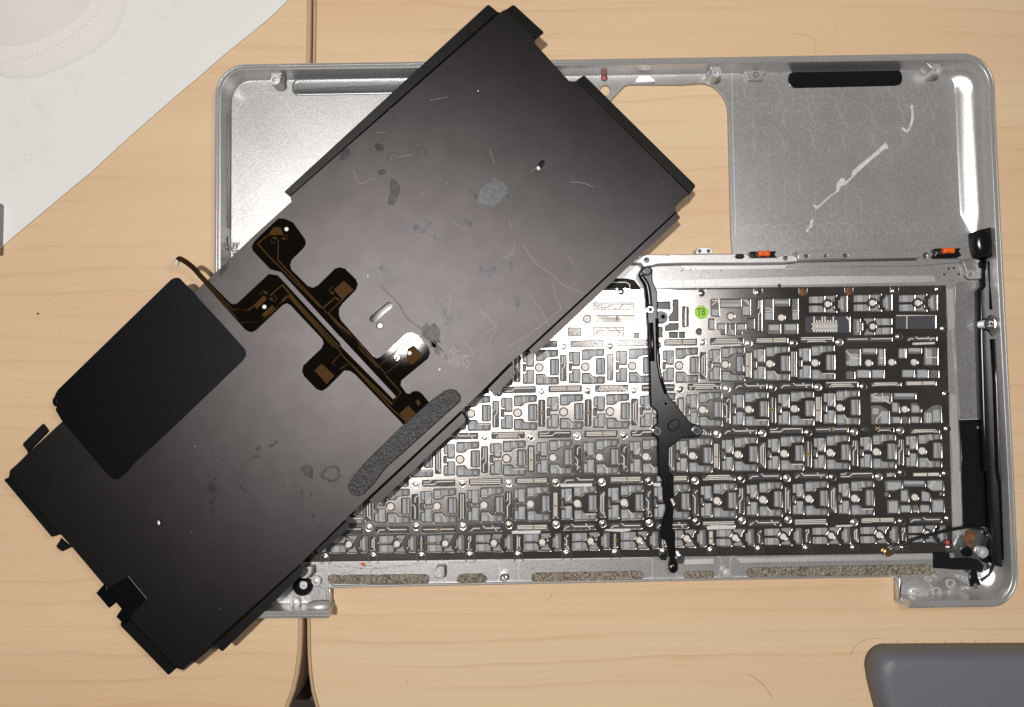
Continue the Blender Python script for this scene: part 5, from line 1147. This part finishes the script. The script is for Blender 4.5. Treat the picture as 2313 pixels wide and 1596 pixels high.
# stains, droplets, scratches
def stain(pts, m='stain', z=.035): poly('stain', pts, SZ - .05, SZ + .012, m, sh)
def ring(cx, cy, rx, ry, rot=0, m='haze', th=.72):
    o_ = blob(cx, cy, rx, ry, rot, .22); i_ = [(cx + (x - cx) * th, cy + (y - cy) * th) for x, y in o_]
    poly('stain_ring', o_, SZ - .05, SZ + .03, m, sh, holes=[i_])
Q = lambda a, b: q1(1, 0, a, b)
stain(blob(*Q(258, 997), 10.5, 9, .5, .15)); stain(blob(*Q(277, 1165), 9, 7, -.5, .2)); stain([(884, 402), (893, 405), (904, 420), (903, 432), (894, 458), (888, 464), (876, 461), (877, 445), (882, 432), (880, 418)])
ring(*Q(355, 1062), 14, 11, .2, 'stain', .88); ring(*Q(548, 1027), 12, 10, -.7, 'stain', .85)
stain(blob(*q1(1, 0, 25, 1045), 16, 9, -.9, .2)); stain(blob(*q1(1, 0, 2272, 1335), 4, 3)); stain(blob(*q1(1, 0, 358, 798), 3, 1.6, .9))
poly('stain', [(1083, 437), (1088, 425), (1100, 413), (1110, 411), (1117, 397), (1122, 407), (1136, 411), (1145, 424), (1146, 437), (1134, 446), (1130, 457), (1120, 462), (1112, 470), (1104, 463), (1090, 461), (1080, 460), (1074, 454), (1079, 446)], SZ - .05, SZ + .035, 'greystain', sh)
poly('stain', [(1058, 424), (1064, 424), (1082, 445), (1078, 452), (1068, 440)], SZ - .05, SZ + .03, 'haze', sh)
for cx, cy, rx, ry, ro in ((940, 517, 17, 11, 0), (968, 503, 8, 12, .5), (1148, 443, 5, 4, 0), (867, 612, 14, 12, .6), (1104, 612, 18, 14, 0), (1155, 600, 4, 11, 0), (1002, 702, 7, 12, -.3), (1009, 722, 10, 14, .3), (988, 533, 6, 10, 1.), (1055, 500, 12, 7, .4), (1168, 680, 7, 12, .1)):
    stain(blob(cx, cy, rx, ry, ro, .35), 'haze', .02)
for cx, cy, rx, ry, ro in ((695, 1064, 11, 19, -.35), (505, 608, 15, 7, -.9), (583, 1013, 7, 4, -.6), (576, 1032, 8, 4, -.6), (624, 998, 5, 3, -.5), (614, 1006, 9, 3, -.5), (478, 1100, 8, 14, .2), (478, 1132, 4, 8, .2), (479, 1166, 4, 3, 0), (707, 1165, 4, 5, 0), (723, 1188, 3, 5, .5), (682, 1114, 3, 7, 0), (702, 1116, 3, 5, 0)):
    stain(blob(cx, cy, rx, ry, ro, .3), 'stain', .03)
ring(748, 1070, 24, 17, .1, 'stain', .72)
stain(blob(975, 755, 16, 32, -.45, .35), 'stain', .05); stain(blob(985, 785, 6, 20, -.5, .4), 'stain', .04)
for pts in (q(1, 1, [(270, 345), (380, 450), (450, 560), (540, 630), (590, 690), (680, 770), (720, 845)]), q(0, 2, [(1610, 95), (1690, 150)])):
    mb = MB(); ribbonD(mb, [(p.x, p.y) for p in smoothpath([(*p, 0) for p in pts], 5)], .45, SZ + .05); mb.build('dark_scratch', 'stain', sh)
mb = MB()
for i in range(30): x, y = random.gauss(481, 6), random.uniform(1020, 1160); ribbonD(mb, [(x, y), (x + random.uniform(-2, 3), y + random.uniform(2, 6))], random.uniform(.1, .4), SZ + .04)
o = mb.build('grime_flecks', 'stain', sh); o['kind'] = 'stuff'
mb = MB()
def scr(zone, pts, wd=.13):
    mb = MB(); ribbonD(mb, [(p.x, p.y) for p in smoothpath([(*p, 0) for p in q(zone[0], zone[1], pts)], 5)], wd, SZ + .06); mb.build('scratch', 'scratch', sh)
Z11 = (1, 1)
for pts in ([(1232, 60), (1320, 185), (1440, 270), (1500, 330), (1640, 390)], [(1437, 318), (1445, 390), (1492, 490)], [(1275, 400), (1365, 520), (1410, 610)], [(935, 502), (1000, 560), (1050, 618), (1010, 700), (1010, 765)], [(1060, 635), (1050, 618), (970, 670)], [(735, 385), (742, 440), (720, 530)], [(1090, 155), (1165, 115), (1172, 40)], [(1120, 760), (1300, 650), (1495, 492)], [(835, 722), (890, 800), (780, 860)], [(1540, 135), (1575, 205)], [(665, 422), (690, 440)], [(250, 350), (255, 415)]):
    scr(Z11, pts, .11)
for i in range(26):
    x, y = random.gauss(775, 45), random.gauss(835, 28); a = random.uniform(-1.5, 1); scr(Z11, [(x, y), (x + 28 * math.cos(a) + 6, y + 28 * math.sin(a)), (x + 45 * math.cos(a + .5), y + 45 * math.sin(a + .5))], random.uniform(.09, .2))
for pts in ([(1005, 1000), (1018, 1050), (1038, 1105)], [(1555, 1232), (1640, 1240), (1710, 1268)], [(380, 1062), (480, 1045)], [(760, 1490), (800, 1535), (860, 1550)], [(1135, 1495), (1158, 1548)], [(80, 1150), (130, 1240), (225, 1200)], [(1285, 1160), (1330, 1130)], [(1750, 105), (1752, 108)], [(240, 900), (300, 890)], [(600, 680), (720, 655)]):
    scr((1, 0), pts, .10)
mb = MB()
for i in range(150):
    x, y = random.uniform(430, 1540), random.uniform(60, 1430)
    def ins(p, poly_):
        r = False; j = len(poly_) - 1
        for i2 in range(len(poly_)):
            if (poly_[i2][1] > p[1]) != (poly_[j][1] > p[1]) and p[0] < (poly_[j][0] - poly_[i2][0]) * (p[1] - poly_[i2][1]) / (poly_[j][1] - poly_[i2][1]) + poly_[i2][0]: r = not r
            j = i2
        return r
    if not ins((x, y), main): continue
    g = P(x, y, SZ * MM); r = random.choice((.05, .06, .07, .09, .14)) * MM; a = random.uniform(0, 3); L_ = r * random.choice((1, 1.5, 3))
    mb.ribbon([(g.x, g.y), (g.x + L_ * math.cos(a), g.y + L_ * math.sin(a))], r, (SZ + .2) * MM)
for x, y, r in q(1, 1, [(182, 270)]) and [(831, 622, .3), (993, 834, .45), (1080, 205, .3)]: g = P(x, y, SZ * MM); mb.lathe([(r * MM, SZ * MM), (r * MM, (SZ + .12) * MM)], 6, (g.x, g.y))
o = mb.build('pale_dust', 'white', sh); o['kind'] = 'stuff'

# ================================================================== HAIRS AND SPECKS ON THE DESK
def hair(label, pts, m='hair', r=.05):
    t = MB(); c = P(*pts[0], 0); t.tube([P(p.x, p.y, (.12 + .5 * math.sin(math.pi * i / 24) ** 2) * MM) for i, p in enumerate(smoothpath([(*p, 0) for p in pts], 6))], r * MM, 5)
    o_ = t.build('hair', m); o_['label'] = label; o_['category'] = 'hair'; return o_
hair('short dark curved hair on the bare wood between case and grey pad', q(2, 2, [(438, 1372), (500, 1405), (555, 1455), (610, 1530)]), 'darkhair', .045)
hair('fine brown hair touching the top corner of the grey pad', q(2, 2, [(1135, 1275), (1160, 1210), (1220, 1150), (1300, 1133), (1375, 1130)]), 'hair', .03)
hair('pale hair hanging out below the hinge edge of the case', q(1, 2, [(1460, 790), (1430, 820), (1420, 850), (1385, 880)]), 'hair', .03)
hair('fine hair on the wood above the front edge of the case', q(2, 0, [(905, 360), (898, 280), (840, 235), (740, 225)]), 'hair', .022)
mb = MB()
for i in range(34):
    x, y = random.choice(((random.uniform(30, 440), random.uniform(600, 950)), (random.uniform(720, 2300), random.uniform(1410, 1590)), (random.uniform(1300, 2300), random.uniform(5, 100)), (random.uniform(20, 400), random.uniform(570, 900))))
    g = P(x, y, 0); r = random.uniform(.07, .22) * MM; mb.lathe([(r, .00002), (r * .7, r * .6), (r * .2, r * .8)], 6, (g.x, g.y))
g = P(86, 708, 0); mb.lathe([(.0005, .00002), (.0004, .0002), (.0001, .0003)], 8, (g.x, g.y))
o = mb.build('desk_specks', 'speck'); o['kind'] = 'stuff'; o['label'] = 'tiny dark specks scattered on the wood'; o['category'] = 'specks'
